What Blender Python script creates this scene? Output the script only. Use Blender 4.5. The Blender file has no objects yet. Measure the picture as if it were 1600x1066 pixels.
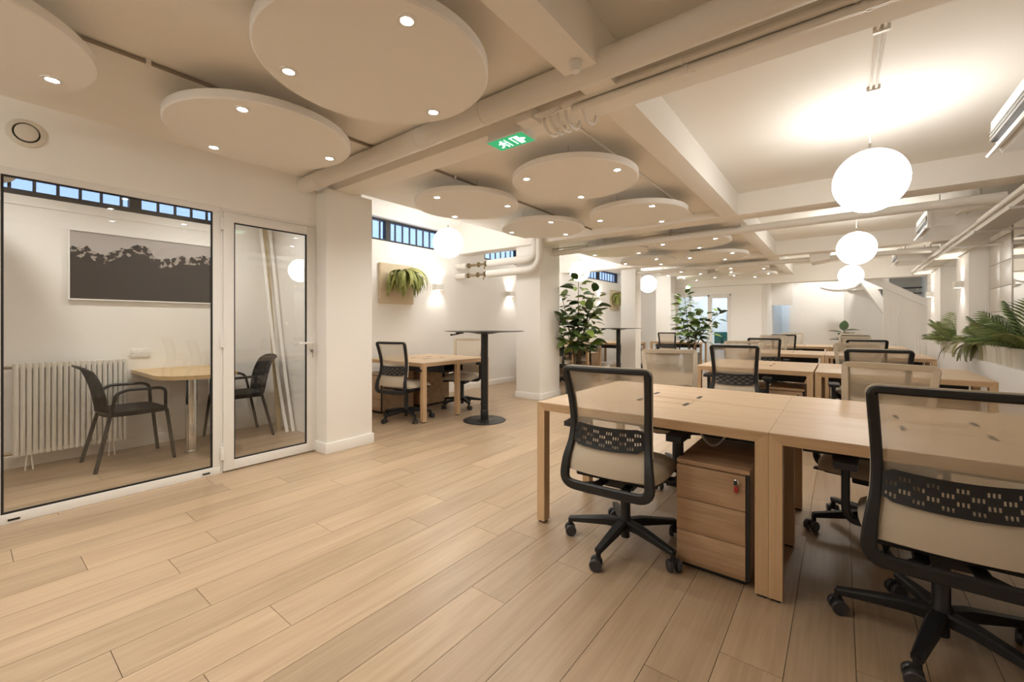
import bpy, bmesh, math, random
from mathutils import Vector, Matrix, Euler
R = math.radians
sc = bpy.context.scene
COL = sc.collection
rnd = random.Random(7)

# ------------------------------------------------------------------ camera, world, exposure
cam = bpy.data.cameras.new('camera')
cam.sensor_width = 36.0
cam.lens = 36.0 * 665.6 / 1600.0
cam.shift_y = -26.0 / 1600.0
cam.clip_start = 0.05
camo = bpy.data.objects.new('camera', cam)
COL.objects.link(camo)
camo.location = (0, 0, 1.218)
camo.rotation_euler = (R(90), 0, 0.6577)
sc.camera = camo

w = bpy.data.worlds.new('dusk_sky')
sc.world = w
w.use_nodes = True
w.node_tree.nodes['Background'].inputs[0].default_value = (0.42, 0.60, 1.0, 1)
w.node_tree.nodes['Background'].inputs[1].default_value = 0.95

sc.view_settings.view_transform = 'Standard'
sc.view_settings.look = 'None'
sc.view_settings.exposure = 0.92
sc.view_settings.gamma = 1.0
sc.view_settings.use_curve_mapping = False
sc.cycles.max_bounces = 10
sc.cycles.diffuse_bounces = 8
sc.cycles.glossy_bounces = 3
sc.cycles.transparent_max_bounces = 10
sc.cycles.caustics_reflective = False
sc.cycles.caustics_refractive = False
sc.cycles.adaptive_threshold = 0.05

WARM = (1.0, 0.962, 0.885)
SPOT_W = 13.0
GLOBE_L = 7.6
SCONCE_W = 6.5

# ------------------------------------------------------------------ materials
MATS = {}
def nt(name):
    m = bpy.data.materials.new(name); m.use_nodes = True
    n = m.node_tree; b = n.nodes['Principled BSDF']
    MATS[name] = m
    return m, n, b
def plain(name, col, rough=0.6, metal=0.0, bump=0.0, bscale=60.0, var=0.0, spec=0.5):
    m, n, b = nt(name)
    b.inputs['Base Color'].default_value = (*col, 1)
    b.inputs['Roughness'].default_value = rough
    b.inputs['Metallic'].default_value = metal
    b.inputs['Specular IOR Level'].default_value = spec
    if bump or var:
        tc = n.nodes.new('ShaderNodeTexCoord')
        no = n.nodes.new('ShaderNodeTexNoise'); no.inputs['Scale'].default_value = bscale; no.inputs['Detail'].default_value = 4
        n.links.new(tc.outputs['Object'], no.inputs['Vector'])
        if bump:
            bu = n.nodes.new('ShaderNodeBump'); bu.inputs['Strength'].default_value = bump; bu.inputs['Distance'].default_value = 0.01
            n.links.new(no.outputs['Fac'], bu.inputs['Height']); n.links.new(bu.outputs['Normal'], b.inputs['Normal'])
        if var:
            mr = n.nodes.new('ShaderNodeMapRange'); mr.inputs[3].default_value = 1 - var; mr.inputs[4].default_value = 1 + var
            mx = n.nodes.new('ShaderNodeMix'); mx.data_type = 'RGBA'; mx.blend_type = 'MULTIPLY'; mx.inputs[0].default_value = 1
            mx.inputs[6].default_value = (*col, 1)
            n.links.new(no.outputs['Fac'], mr.inputs[0]); n.links.new(mr.outputs[0], mx.inputs[7]); n.links.new(mx.outputs[2], b.inputs['Base Color'])
    return m
def wood(name, axis, light, dark, rough=0.42, rand=0.0, bump=0.04, k=1.0):
    """oak: noise stretched along one axis of the object, fine pores on top"""
    m, n, b = nt(name)
    L = n.links
    tc = n.nodes.new('ShaderNodeTexCoord'); oi = n.nodes.new('ShaderNodeObjectInfo')
    add = n.nodes.new('ShaderNodeVectorMath'); add.operation = 'MULTIPLY_ADD'
    comb = n.nodes.new('ShaderNodeCombineXYZ')
    for i in range(3): L.new(oi.outputs['Random'], comb.inputs[i])
    add.inputs[1].default_value = (37, 53, 41)
    L.new(comb.outputs[0], add.inputs[0]); L.new(tc.outputs['Object'], add.inputs[2])
    def layer(sc_long, sc_cross, det, dist):
        mp = n.nodes.new('ShaderNodeMapping')
        s = [sc_cross * k] * 3; s['XYZ'.index(axis)] = sc_long * k
        mp.inputs['Scale'].default_value = s
        L.new(add.outputs[0], mp.inputs[0])
        no = n.nodes.new('ShaderNodeTexNoise'); no.inputs['Scale'].default_value = 1; no.inputs['Detail'].default_value = det
        no.inputs['Roughness'].default_value = 0.6; no.inputs['Distortion'].default_value = dist
        L.new(mp.outputs[0], no.inputs['Vector'])
        return no
    a1 = layer(0.8, 9, 4, 0.9); a2 = layer(3.0, 90, 3, 0.1)
    mixf = n.nodes.new('ShaderNodeMix'); mixf.inputs[0].default_value = 0.38
    L.new(a1.outputs['Fac'], mixf.inputs[2]); L.new(a2.outputs['Fac'], mixf.inputs[3])
    cr = n.nodes.new('ShaderNodeValToRGB')
    cr.color_ramp.elements[0].position = 0.34; cr.color_ramp.elements[0].color = (*dark, 1)
    cr.color_ramp.elements[1].position = 0.62; cr.color_ramp.elements[1].color = (*light, 1)
    L.new(mixf.outputs[0], cr.inputs[0])
    out = cr.outputs[0]
    if rand:
        mr = n.nodes.new('ShaderNodeMapRange'); mr.inputs[3].default_value = 1 - rand; mr.inputs[4].default_value = 1 + rand
        L.new(oi.outputs['Random'], mr.inputs[0])
        mx = n.nodes.new('ShaderNodeMix'); mx.data_type = 'RGBA'; mx.blend_type = 'MULTIPLY'; mx.inputs[0].default_value = 1
        L.new(out, mx.inputs[6]); L.new(mr.outputs[0], mx.inputs[7]); out = mx.outputs[2]
    L.new(out, b.inputs['Base Color'])
    b.inputs['Roughness'].default_value = rough
    bu = n.nodes.new('ShaderNodeBump'); bu.inputs['Strength'].default_value = bump; bu.inputs['Distance'].default_value = 0.004
    L.new(a2.outputs['Fac'], bu.inputs['Height']); L.new(bu.outputs['Normal'], b.inputs['Normal'])
    return m
def emit(name, col, s):
    m, n, b = nt(name)
    b.inputs['Base Color'].default_value = (*col, 1)
    b.inputs['Emission Color'].default_value = (*col, 1); b.inputs['Emission Strength'].default_value = s
    return m
def glass(name, tint=(0.93, 0.94, 0.93), gain=1.0, rough=0.0):
    m = bpy.data.materials.new(name); m.use_nodes = True; MATS[name] = m
    n = m.node_tree; n.nodes.clear(); L = n.links
    o = n.nodes.new('ShaderNodeOutputMaterial'); mix = n.nodes.new('ShaderNodeMixShader')
    tr = n.nodes.new('ShaderNodeBsdfTransparent'); tr.inputs[0].default_value = (*tint, 1)
    gl = n.nodes.new('ShaderNodeBsdfGlossy'); gl.inputs['Roughness'].default_value = rough
    lw = n.nodes.new('ShaderNodeLayerWeight'); lw.inputs[0].default_value = 0.5
    p = n.nodes.new('ShaderNodeMath'); p.operation = 'POWER'; p.inputs[1].default_value = 5
    ma = n.nodes.new('ShaderNodeMath'); ma.operation = 'MULTIPLY_ADD'; ma.inputs[1].default_value = 0.95 ; ma.inputs[2].default_value = 0.045 * gain
    L.new(lw.outputs['Facing'], p.inputs[0]); L.new(p.outputs[0], ma.inputs[0]); L.new(ma.outputs[0], mix.inputs[0])
    L.new(tr.outputs[0], mix.inputs[1]); L.new(gl.outputs[0], mix.inputs[2]); L.new(mix.outputs[0], o.inputs[0])
    return m
def net(name, col, opac):
    """woven mesh fabric: part of the light passes between the threads"""
    m, n, b = nt(name)
    b.inputs['Base Color'].default_value = (*col, 1); b.inputs['Roughness'].default_value = 0.9
    b.inputs['Alpha'].default_value = opac
    return m

plain('wall_paint', (0.89, 0.875, 0.845), 0.75, bump=0.02, bscale=120)
plain('ceiling_paint', (0.87, 0.84, 0.79), 0.85, bump=0.02, bscale=90)
plain('white_paint', (0.87, 0.855, 0.83), 0.5)
plain('pipe_paint', (0.78, 0.75, 0.70), 0.42, bump=0.03, bscale=25)
plain('conduit_brown', (0.30, 0.245, 0.185), 0.6)
plain('white_metal', (0.82, 0.81, 0.79), 0.35)
plain('disc_felt', (0.88, 0.86, 0.83), 0.9, bump=0.05, bscale=220)
plain('black_gasket', (0.012, 0.012, 0.012), 0.5)
plain('black_plastic', (0.010, 0.010, 0.011), 0.5, bump=0.03, bscale=400)
plain('black_metal', (0.012, 0.012, 0.013), 0.38)
plain('dark_wheel', (0.035, 0.035, 0.04), 0.35)
plain('grey_ring', (0.22, 0.23, 0.25), 0.4)
plain('beige_fabric', (0.54, 0.465, 0.36), 0.92, bump=0.25, bscale=500, var=0.06)
plain('beige_edge', (0.58, 0.515, 0.415), 0.9)
net('beige_net', (0.62, 0.535, 0.415), 0.52)
plain('brown_black_fabric', (0.018, 0.015, 0.012), 0.9, bump=0.2, bscale=400)
net('black_net', (0.022, 0.017, 0.013), 0.84)
plain('charcoal_metal', (0.016, 0.014, 0.013), 0.45)
plain('chrome', (0.75, 0.74, 0.72), 0.12, 1.0)
plain('steel', (0.42, 0.38, 0.33), 0.35, 1.0)
plain('red_plastic', (0.35, 0.02, 0.02), 0.4)
plain('dark_window_frame', (0.035, 0.032, 0.030), 0.5)
plain('radiator_enamel', (0.80, 0.77, 0.71), 0.4)
plain('zinc_planter', (0.085, 0.09, 0.095), 0.45, bump=0.05, bscale=30, var=0.2)
plain('soil', (0.035, 0.025, 0.018), 0.95, bump=0.8, bscale=60)
plain('cream_ceramic', (0.70, 0.655, 0.56), 0.6, bump=0.05, bscale=25)
plain('bark', (0.11, 0.075, 0.045), 0.9, bump=0.4, bscale=60)
plain('sconce_plaster', (0.78, 0.755, 0.71), 0.7)
plain('tile_glaze', (0.70, 0.665, 0.61), 0.35)
plain('grout', (0.42, 0.39, 0.35), 0.9)
plain('mirror', (0.86, 0.86, 0.84), 0.03, 1.0)
plain('teal_fabric', (0.03, 0.14, 0.13), 0.9)
plain('grey_stair_wall', (0.62, 0.58, 0.52), 0.9)  # plain grey of the stairwell wall
plain('lantern_paper', (0.62, 0.60, 0.56), 0.9)
plain('brass_valve', (0.30, 0.23, 0.14), 0.4, 0.8)
plain('cork_panel', (0.66, 0.55, 0.39), 0.85, bump=0.05, bscale=14, var=0.06)
plain('joint_dark', (0.24, 0.16, 0.10), 0.8)
plain('cable_white', (0.75, 0.74, 0.72), 0.5)
plain('green_sign', (0.01, 0.22, 0.09), 0.5)
wood('oak_x', 'X', (0.65, 0.485, 0.325), (0.545, 0.385, 0.235))
wood('oak_y', 'Y', (0.66, 0.475, 0.30), (0.53, 0.36, 0.21))
wood('oak_z', 'Z', (0.62, 0.43, 0.255), (0.49, 0.325, 0.18))
wood('oak_edge', 'X', (0.56, 0.38, 0.22), (0.44, 0.28, 0.15))
wood('oak_ped', 'X', (0.50, 0.335, 0.205), (0.31, 0.19, 0.105), k=1.3)
wood('oak_floor', 'Y', (0.46, 0.34, 0.225), (0.35, 0.245, 0.152), rough=0.36, rand=0.10, k=0.8)
wood('oak_dark', 'Z', (0.10, 0.065, 0.04), (0.06, 0.04, 0.025))
wood('oak_table', 'Y', (0.62, 0.45, 0.25), (0.52, 0.36, 0.18))
wood('raw_timber', 'Z', (0.52, 0.42, 0.26), (0.40, 0.31, 0.18))
emit('globe_glow', (1.0, 0.985, 0.935), GLOBE_L)
emit('spot_glow', (1.0, 0.95, 0.86), 30.0)
emit('sconce_glow', (1.0, 0.92, 0.8), 9.0)
emit('sign_white', (0.75, 1.0, 0.86), 1.6)
emit('sign_green', (0.02, 0.32, 0.13), 0.55)
emit('cool_panel', (0.62, 0.79, 1.0), 11.0)
for nm_ in ('spot_glow', 'sconce_glow', 'sign_white', 'sign_green'): MATS[nm_].cycles.emission_sampling = 'NONE'
glass('partition_glass', (0.965, 0.965, 0.955), 1.25)
glass('window_glass', (0.9, 0.94, 1.0))
def leafmat(name, c1, c2):
    m, n, b = nt(name)
    oi = n.nodes.new('ShaderNodeObjectInfo'); cr = n.nodes.new('ShaderNodeValToRGB')
    cr.color_ramp.elements[0].color = (*c1, 1); cr.color_ramp.elements[0].position = 0.4
    cr.color_ramp.elements[1].color = (*c2, 1); cr.color_ramp.elements[1].position = 1.0
    n.links.new(oi.outputs['Random'], cr.inputs[0]); n.links.new(cr.outputs[0], b.inputs['Base Color'])
    b.inputs['Roughness'].default_value = 0.38
    b.inputs['Subsurface Weight'].default_value = 0.0
    return m
leafmat('rubber_leaf', (0.05, 0.095, 0.03), (0.24, 0.34, 0.06))
leafmat('fern_leaf', (0.24, 0.26, 0.06), (0.40, 0.40, 0.12))
leafmat('palm_leaf', (0.21, 0.29, 0.10), (0.42, 0.48, 0.19))
leafmat('brown_fern_leaf', (0.19, 0.19, 0.065), (0.32, 0.29, 0.11))
def poster_mat():
    """mountain print: pale sky above a ragged snowy ridge, dark slope below"""
    m, n, b = nt('mountain_print'); L = n.links
    tc = n.nodes.new('ShaderNodeTexCoord'); sep = n.nodes.new('ShaderNodeSeparateXYZ'); L.new(tc.outputs['Object'], sep.inputs[0])
    def noise(scale, det, sy=1, sz=1):
        mp = n.nodes.new('ShaderNodeMapping'); mp.inputs['Scale'].default_value = (0, sy, sz); L.new(tc.outputs['Object'], mp.inputs[0])
        no = n.nodes.new('ShaderNodeTexNoise'); no.inputs['Scale'].default_value = scale; no.inputs['Detail'].default_value = det
        L.new(mp.outputs[0], no.inputs['Vector']); return no.outputs['Fac']
    def math_(op, a, c, d=None):
        x = n.nodes.new('ShaderNodeMath'); x.operation = op
        for i, v in enumerate((a, c, d)):
            if v is None: continue
            if isinstance(v, (int, float)): x.inputs[i].default_value = v
            else: L.new(v, x.inputs[i])
        return x.outputs[0]
    ridge = math_('MULTIPLY_ADD', noise(3.6, 5, 1, 0), 0.55, -0.11)      # height of the ridge over the panel's middle
    d = math_('SUBTRACT', sep.outputs['Z'], ridge)
    sky = math_('GREATER_THAN', d, 0.0)
    near = math_('GREATER_THAN', d, -0.085)
    snow = math_('MULTIPLY', near, math_('GREATER_THAN', noise(22, 5, 1, 1.2), 0.53))
    mix1 = n.nodes.new('ShaderNodeMix'); mix1.data_type = 'RGBA'; mix1.inputs[6].default_value = (0.04, 0.032, 0.03, 1); mix1.inputs[7].default_value = (0.36, 0.32, 0.29, 1)
    L.new(snow, mix1.inputs[0])
    mix2 = n.nodes.new('ShaderNodeMix'); mix2.data_type = 'RGBA'; mix2.inputs[7].default_value = (0.46, 0.43, 0.42, 1)
    L.new(sky, mix2.inputs[0]); L.new(mix1.outputs[2], mix2.inputs[6]); L.new(mix2.outputs[2], b.inputs['Base Color'])
    b.inputs['Roughness'].default_value = 0.35
poster_mat()
def perforated():
    m, n, b = nt('perforated_metal')
    b.inputs['Base Color'].default_value = (0.72, 0.68, 0.62, 1); b.inputs['Roughness'].default_value = 0.5
    tc = n.nodes.new('ShaderNodeTexCoord'); v = n.nodes.new('ShaderNodeTexVoronoi'); v.inputs['Scale'].default_value = 38; v.inputs['Randomness'].default_value = 0
    n.links.new(tc.outputs['Object'], v.inputs['Vector'])
    g = n.nodes.new('ShaderNodeMath'); g.operation = 'GREATER_THAN'; g.inputs[1].default_value = 0.36
    n.links.new(v.outputs['Distance'], g.inputs[0]); n.links.new(g.outputs[0], b.inputs['Alpha'])
perforated()

# ------------------------------------------------------------------ mesh helpers
class MB:
    def __init__(s): s.v = []; s.f = []
    def add(s, vs, fs):
        o = len(s.v); s.v += [tuple(p) for p in vs]; s.f += [tuple(i + o for i in f) for f in fs]; return s
    def box(s, a, b, bev=0.0, m=None):
        (x0, y0, z0), (x1, y1, z1) = a, b
        if bev:
            bm = bmesh.new(); bmesh.ops.create_cube(bm, size=1)
            for v in bm.verts: v.co = Vector(((x0 + x1) / 2 + v.co.x * (x1 - x0), (y0 + y1) / 2 + v.co.y * (y1 - y0), (z0 + z1) / 2 + v.co.z * (z1 - z0)))
            bmesh.ops.bevel(bm, geom=bm.edges[:], offset=bev, segments=2, affect='EDGES', profile=0.6)
            bm.verts.index_update()
            vs = [v.co.copy() for v in bm.verts]; fs = [[v.index for v in f.verts] for f in bm.faces]; bm.free()
        else:
            vs = [Vector(p) for p in ((x0, y0, z0), (x1, y0, z0), (x1, y1, z0), (x0, y1, z0), (x0, y0, z1), (x1, y0, z1), (x1, y1, z1), (x0, y1, z1))]
            fs = [(0, 3, 2, 1), (4, 5, 6, 7), (0, 1, 5, 4), (1, 2, 6, 5), (2, 3, 7, 6), (3, 0, 4, 7)]
        if m: vs = [m @ v for v in vs]
        return s.add(vs, fs)
    def prism(s, poly, axis, lo, hi):
        """polygon in the two other axes, extruded along axis"""
        n = len(poly)
        def P(p, t):
            return {'X': (t, p[0], p[1]), 'Y': (p[0], t, p[1]), 'Z': (p[0], p[1], t)}[axis]
        vs = [P(p, lo) for p in poly] + [P(p, hi) for p in poly]
        fs = [tuple(range(n))[::-1], tuple(range(n, 2 * n))] + [(i, (i + 1) % n, n + (i + 1) % n, n + i) for i in range(n)]
        return s.add(vs, fs)
    def lathe(s, prof, n=32, c=(0, 0, 0), m=None, cap=True):
        """profile of (r, z) turned about z"""
        vs = []; fs = []
        for r, z in prof:
            for k in range(n):
                a = 2 * math.pi * k / n; vs.append(Vector((c[0] + r * math.cos(a), c[1] + r * math.sin(a), c[2] + z)))
        for j in range(len(prof) - 1):
            for k in range(n):
                fs.append((j * n + k, j * n + (k + 1) % n, (j + 1) * n + (k + 1) % n, (j + 1) * n + k))
        if cap and prof[0][0] > 1e-6: fs.append(tuple(range(n))[::-1])
        if cap and prof[-1][0] > 1e-6: fs.append(tuple((len(prof) - 1) * n + k for k in range(n)))
        if m: vs = [m @ v for v in vs]
        return s.add(vs, fs)
    def tube(s, path, r, n=8, closed=False, caps=True):
        P = [Vector(p) for p in path]; N = len(P)
        rs = r if isinstance(r, (list, tuple)) else [r] * N
        prev = None; vs = []; fs = []
        for i in range(N):
            if closed: t = (P[(i + 1) % N] - P[i - 1])
            else: t = P[min(i + 1, N - 1)] - P[max(i - 1, 0)]
            t.normalize()
            if prev is None:
                u = Vector((0, 0, 1)) if abs(t.z) < 0.9 else Vector((1, 0, 0))
            else: u = prev
            u = (u - t * u.dot(t)); u.normalize(); prev = u; w_ = t.cross(u)
            for k in range(n):
                a = 2 * math.pi * k / n; vs.append(P[i] + (u * math.cos(a) + w_ * math.sin(a)) * rs[i])
        M = N if closed else N - 1
        for i in range(M):
            for k in range(n):
                j = (i + 1) % N
                fs.append((i * n + k, i * n + (k + 1) % n, j * n + (k + 1) % n, j * n + k))
        if not closed and caps: fs += [tuple(range(n))[::-1], tuple((N - 1) * n + k for k in range(n))]
        return s.add(vs, fs)
    def sweep(s, path, w_, d, up=(0, 1, 0), closed=False, c=0.25):
        """chamfered rectangular bar: w_ in the plane square to `up`, d along `up`; w_ and d may vary along the path"""
        P = [Vector(p) for p in path]; N = len(P); U = Vector(up); vs = []; fs = []
        ws = w_ if isinstance(w_, (list, tuple)) else [w_] * N
        ds = d if isinstance(d, (list, tuple)) else [d] * N
        for i in range(N):
            t = (P[(i + 1) % N] - P[i - 1]) if closed else (P[min(i + 1, N - 1)] - P[max(i - 1, 0)])
            t.normalize(); side = t.cross(U); side.normalize(); u2 = side.cross(t)
            a, b = ws[i] / 2, ds[i] / 2; e = min(a, b) * c * 2
            for x, y in ((a, b - e), (a - e, b), (-a + e, b), (-a, b - e), (-a, -b + e), (-a + e, -b), (a - e, -b), (a, -b + e)):
                vs.append(P[i] + side * x + u2 * y)
        M = N if closed else N - 1
        for i in range(M):
            j = (i + 1) % N
            for k in range(8): fs.append((i * 8 + k, i * 8 + (k + 1) % 8, j * 8 + (k + 1) % 8, j * 8 + k))
        if not closed: fs += [tuple(range(8))[::-1], tuple((N - 1) * 8 + k for k in range(8))]
        return s.add(vs, fs)
    def mesh(s, name, mat, smooth=35):
        me = bpy.data.meshes.new(name); me.from_pydata(s.v, [], s.f)
        bm = bmesh.new(); bm.from_mesh(me); bmesh.ops.recalc_face_normals(bm, faces=bm.faces[:]); bm.to_mesh(me); bm.free()
        me.materials.append(MATS[mat])
        if smooth:
            me.shade_smooth(); me.set_sharp_from_angle(angle=R(smooth))
        return me
    def build(s, name, mat, parent=None, loc=(0, 0, 0), rot=None, smooth=35):
        return inst(name, s.mesh(name, mat, smooth), parent, loc, rot)
def inst(name, me, parent=None, loc=(0, 0, 0), rot=None):
    o = bpy.data.objects.new(name, me); COL.objects.link(o)
    if parent: o.parent = parent
    o.location = loc
    if rot: o.rotation_euler = rot
    return o
def tag(o, label=None, cat=None, group=None, kind=None):
    for k, v in (('label', label), ('category', cat), ('group', group), ('kind', kind)):
        if v: o[k] = v
    return o
def thing(name, label, cat, loc=(0, 0, 0), rz=0.0, group=None):
    o = bpy.data.objects.new(name, None); COL.objects.link(o); o.location = loc; o.rotation_euler = (0, 0, rz)
    o.empty_display_size = 0.1
    return tag(o, label, cat, group)
def struct(name, mb, mat, label=None, parent=None, smooth=35):
    o = mb.build(name, mat, parent, smooth=smooth)
    if not parent: tag(o, label, None, None, 'structure')
    return o
def copy_tree(o, parent=None):
    c = o.copy(); COL.objects.link(c); c.parent = parent
    for ch in o.children: copy_tree(ch, c)
    return c
def spot(name, loc, rot, watts, size=120, blend=0.7, col=WARM, rad=0.04, parent=None):
    l = bpy.data.lights.new(name, 'SPOT'); l.energy = watts; l.color = col; l.spot_size = R(size); l.spot_blend = blend; l.shadow_soft_size = rad
    o = bpy.data.objects.new(name, l); COL.objects.link(o); o.location = loc; o.rotation_euler = rot
    if parent: o.parent = parent
    return o
def bez(p0, p1, p2, n=8):
    a, b, c = Vector(p0), Vector(p1), Vector(p2)
    return [a * (1 - t) ** 2 + b * 2 * t * (1 - t) + c * t * t for t in [i / n for i in range(n + 1)]]
def rounded(path, r, n=4, closed=False):
    """path with its corners rounded"""
    P = [Vector(p) for p in path]; out = []; N = len(P)
    for i in range(N):
        if not closed and i in (0, N - 1): out.append(P[i]); continue
        a, b, c = P[i - 1], P[i], P[(i + 1) % N]
        ra = min(r, (a - b).length * 0.49, (c - b).length * 0.49)
        out += bez(b + (a - b).normalized() * ra, b, b + (c - b).normalized() * ra, n)
    return out

# ------------------------------------------------------------------ the room
XW, XE = -5.55, 1.73          # outer walls
YB, YF = -2.6, 13.3           # wall behind the camera, far wall
ZL, ZR, ZA = 2.60, 2.75, 3.10 # ceiling heights: under the discs, over the globes, over the window strip

# floor: oak planks laid along the room, each one a piece
floor = struct('floor', MB().box((XW, YB, -0.08), (XE, 17.6, -0.014)), 'joint_dark', 'light oak plank floor running the length of the office')
PW, PL, GAP = 0.2, 1.38, 0.0022
plank_me = MB().box((GAP / 2, GAP / 2, -0.014), (PW - GAP / 2, PL - GAP / 2, 0)).mesh('plank', 'oak_floor', 0)
far = MB(); stag = random.Random(3)
ncol = int(math.ceil((XE - XW) / PW))
x_first = -0.158 - PW * math.floor((-0.158 - XW) / PW)
for c in range(-1, ncol + 1):
    x = x_first + c * PW
    xa, xb = max(x, XW), min(x + PW, XE)
    if xb - xa < 0.02: continue
    y = YB - stag.random() * PL
    whole = xb - xa > PW - 0.001
    while y < 17.6:
        ya, yb = max(y, YB), min(y + PL, 17.6)
        if yb - ya > 0.02:
            if whole and y > -1.4 and y + PL < 7.2 and not (x < -4.3 and y > 3.0 and y < 0) and len(floor.children) < 250:
                inst('plank', plank_me, floor, (x, y, 0))
            else:
                far.box((xa + GAP / 2, ya + GAP / 2, -0.014), (xb - GAP / 2, yb - GAP / 2, 0))
        y += PL
fo = far.build('plank_field', 'oak_floor', floor, smooth=0); fo['kind'] = 'stuff'

# outer wall on the window side, openings left for the high windows
def sloped_sill(name, a, b, lo):
    struct(name, MB().prism([(XW - 0.10, lo + 0.004), (XW - 0.10, lo - 0.02), (XW + 0.004, lo - 0.085), (XW + 0.006, lo - 0.08)], 'Y', a, b), 'white_paint', 'sloping white sill under a strip window', smooth=0)
def wall_with_holes(name, x0, x1, y0, y1, z0, z1, holes, label):
    mb = MB(); hs = sorted(holes); y = y0
    for (a, b, lo, hi) in hs:
        mb.box((x0, y, z0), (x1, a, z1)); mb.box((x0, a, z0), (x1, b, lo)); mb.box((x0, a, hi), (x1, b, z1)); y = b
    mb.box((x0, y, z0), (x1, y1, z1))
    return struct(name, mb, 'wall_paint', label, smooth=0)
WIN = [(-0.4, 1.95, 2.325, 2.64), (2.95, 5.30, 2.50, 2.86), (6.3, 8.7, 2.50, 2.86), (10.2, 12.8, 2.50, 2.82)]
wall_with_holes('wall_left', XW - 0.25, XW, YB, 17.6, 0, 3.2, WIN, 'white painted outer wall below the strip windows')
struct('wall_right', MB().box((XE, YB, 0), (XE + 0.15, 17.6, 3.2)), 'wall_paint', 'cream wall behind the ledge of potted palms', smooth=0)
struct('wall_back', MB().box((XW - 0.25, YB - 0.15, 0), (XE + 0.15, YB, 3.2)), 'wall_paint', 'plain white wall closing the room', smooth=0)

# ceilings
XS0, XS1 = -1.135, -0.955     # lengthwise beam
struct('ceiling', MB().box((-4.03, YB, ZL), (XS0, YF, ZL + 0.6)).box((XS0, YB, ZR), (XE, YF, ZR + 0.45)).box((XW - 0.25, YB, 2.78), (-4.03, 2.62, 3.2)).box((XW - 0.25, 2.62, ZA), (-4.03, YF, 3.2))
       .box((XW - 0.25, YF, 2.9), (XE, 17.6, 3.2)), 'ceiling_paint', 'cream painted concrete ceiling between the beams', smooth=0)
ZB = 2.5
struct('beam', MB().box((XS0, YB, ZB + 0.004), (XS1, YF, ZR + 0.05), 0.003), 'ceiling_paint', 'lengthwise ceiling beam beside the round panels')
for i, (y0, y1, lab) in enumerate(((2.19, 2.405, 'cream cross beam carrying the exit sign'), (5.57, 5.86, 'cross beam above the two wall pipes with valves'), (9.2, 9.5, 'cross beam beyond the second globe lamp'))):
    struct('beam', MB().box((XW, y0, ZB), (XE, y1, ZA), 0.004), 'ceiling_paint', lab)
struct('beam', MB().box((XW, YF - 0.25, 2.30), (XE, YF + 0.05, ZA), 0.004), 'ceiling_paint', 'deep cross beam above the glazed office')
# soft plaster cove along the strip windows
cv = MB(); n = 8
for (a, b) in ((2.62, 5.57), (5.86, 9.2), (9.5, YF - 0.25)):
    poly = [(XW, 2.95)] + [(XW + 0.28 * (1 - math.cos(R(90 * k / n))), 2.95 + 0.16 * math.sin(R(90 * k / n))) for k in range(n + 1)] + [(XW, 3.11)]
    vs = [(p[0], a, p[1]) for p in poly] + [(p[0], b, p[1]) for p in poly]; m_ = len(poly)
    cv.add(vs, [tuple(range(m_)), tuple(range(m_, 2 * m_))[::-1]] + [(i, (i + 1) % m_, m_ + (i + 1) % m_, m_ + i) for i in range(m_)])
struct('trim_1', cv, 'white_paint', 'curved plaster cove over the strip windows')

# columns with skirting
def column(x0, x1, y0, y1, top, label):
    o = struct('column', MB().box((x0, y0, 0), (x1, y1, top), 0.006), 'wall_paint', label)
    t = 0.014
    for a, b in (((x0 - t, y0 - t, 0), (x1 + t, y0, 0.1)), ((x1, y0, 0), (x1 + t, y1 + t, 0.1)), ((x0 - t, y0, 0), (x0, y1 + t, 0.1)), ((x0, y1, 0), (x1, y1 + t, 0.1))):
        MB().box(a, b, 0.003).build('skirting', 'white_paint', o)
    return o
column(-4.06, -3.82, 2.10, 2.59, ZB, 'white column beside the glass door')
column(-4.30, -3.82, 5.68, 6.28, ZL, 'white column with two white pipes bending up it')
column(-4.16, -3.80, 9.64, 9.98, ZL, 'slim white column behind the second high table')
column(-4.22, -3.80, 12.24, 12.66, ZL, 'slim white column next to the far rubber plant')
# skirting along the outer wall
struct('baseboard_left', MB().box((XW, 2.62, 0), (XW + 0.015, YF, 0.1), 0.003).box((XW, -0.6, 0), (XW + 0.015, 2.5, 0.1), 0.003), 'white_paint', 'white skirting board along the window wall')

# high windows with bars
def strip_window(k, a, b, lo, hi, nbars, mull, label):
    f = 0.05; fb = 0.068 if k == 1 else 0.05
    mb = MB().box((XW - 0.17, a, lo), (XW - 0.10, b, lo + fb)).box((XW - 0.17, a, hi - 0.03), (XW - 0.10, b, hi)).box((XW - 0.17, a, lo), (XW - 0.10, a + f, hi)).box((XW - 0.17, b - f, lo), (XW - 0.10, b, hi))
    for m_ in mull: mb.box((XW - 0.175, m_ - 0.045, lo), (XW - 0.095, m_ + 0.045, hi))
    o = struct('window_%d' % k, mb, 'dark_window_frame', label, smooth=0)
    ed = [a] + list(mull) + [b]
    for p, q in zip(ed[:-1], ed[1:]):
        MB().box((XW - 0.145, p + 0.04, lo + 0.03), (XW - 0.137, q - 0.04, hi - 0.02)).build('pane', 'window_glass', o, smooth=0)
    for i in range(nbars):
        y = a + (b - a) * (i + 0.5) / nbars
        MB().box((XW - 0.235, y - 0.011, lo), (XW - 0.213, y + 0.011, hi)).build('bar', 'dark_window_frame', o, smooth=0)
    return o
sloped_sill('trim_2', -0.4, 1.95, 2.325)
sloped_sill('trim_3', 10.2, 12.8, 2.50)
strip_window(1, -0.4, 1.95, 2.325, 2.64, 16, (1.08,), 'barred strip window high in the meeting room')
strip_window(2, 2.95, 5.30, 2.50, 2.86, 16, (4.12,), 'barred strip window above the wall fern')
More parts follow.
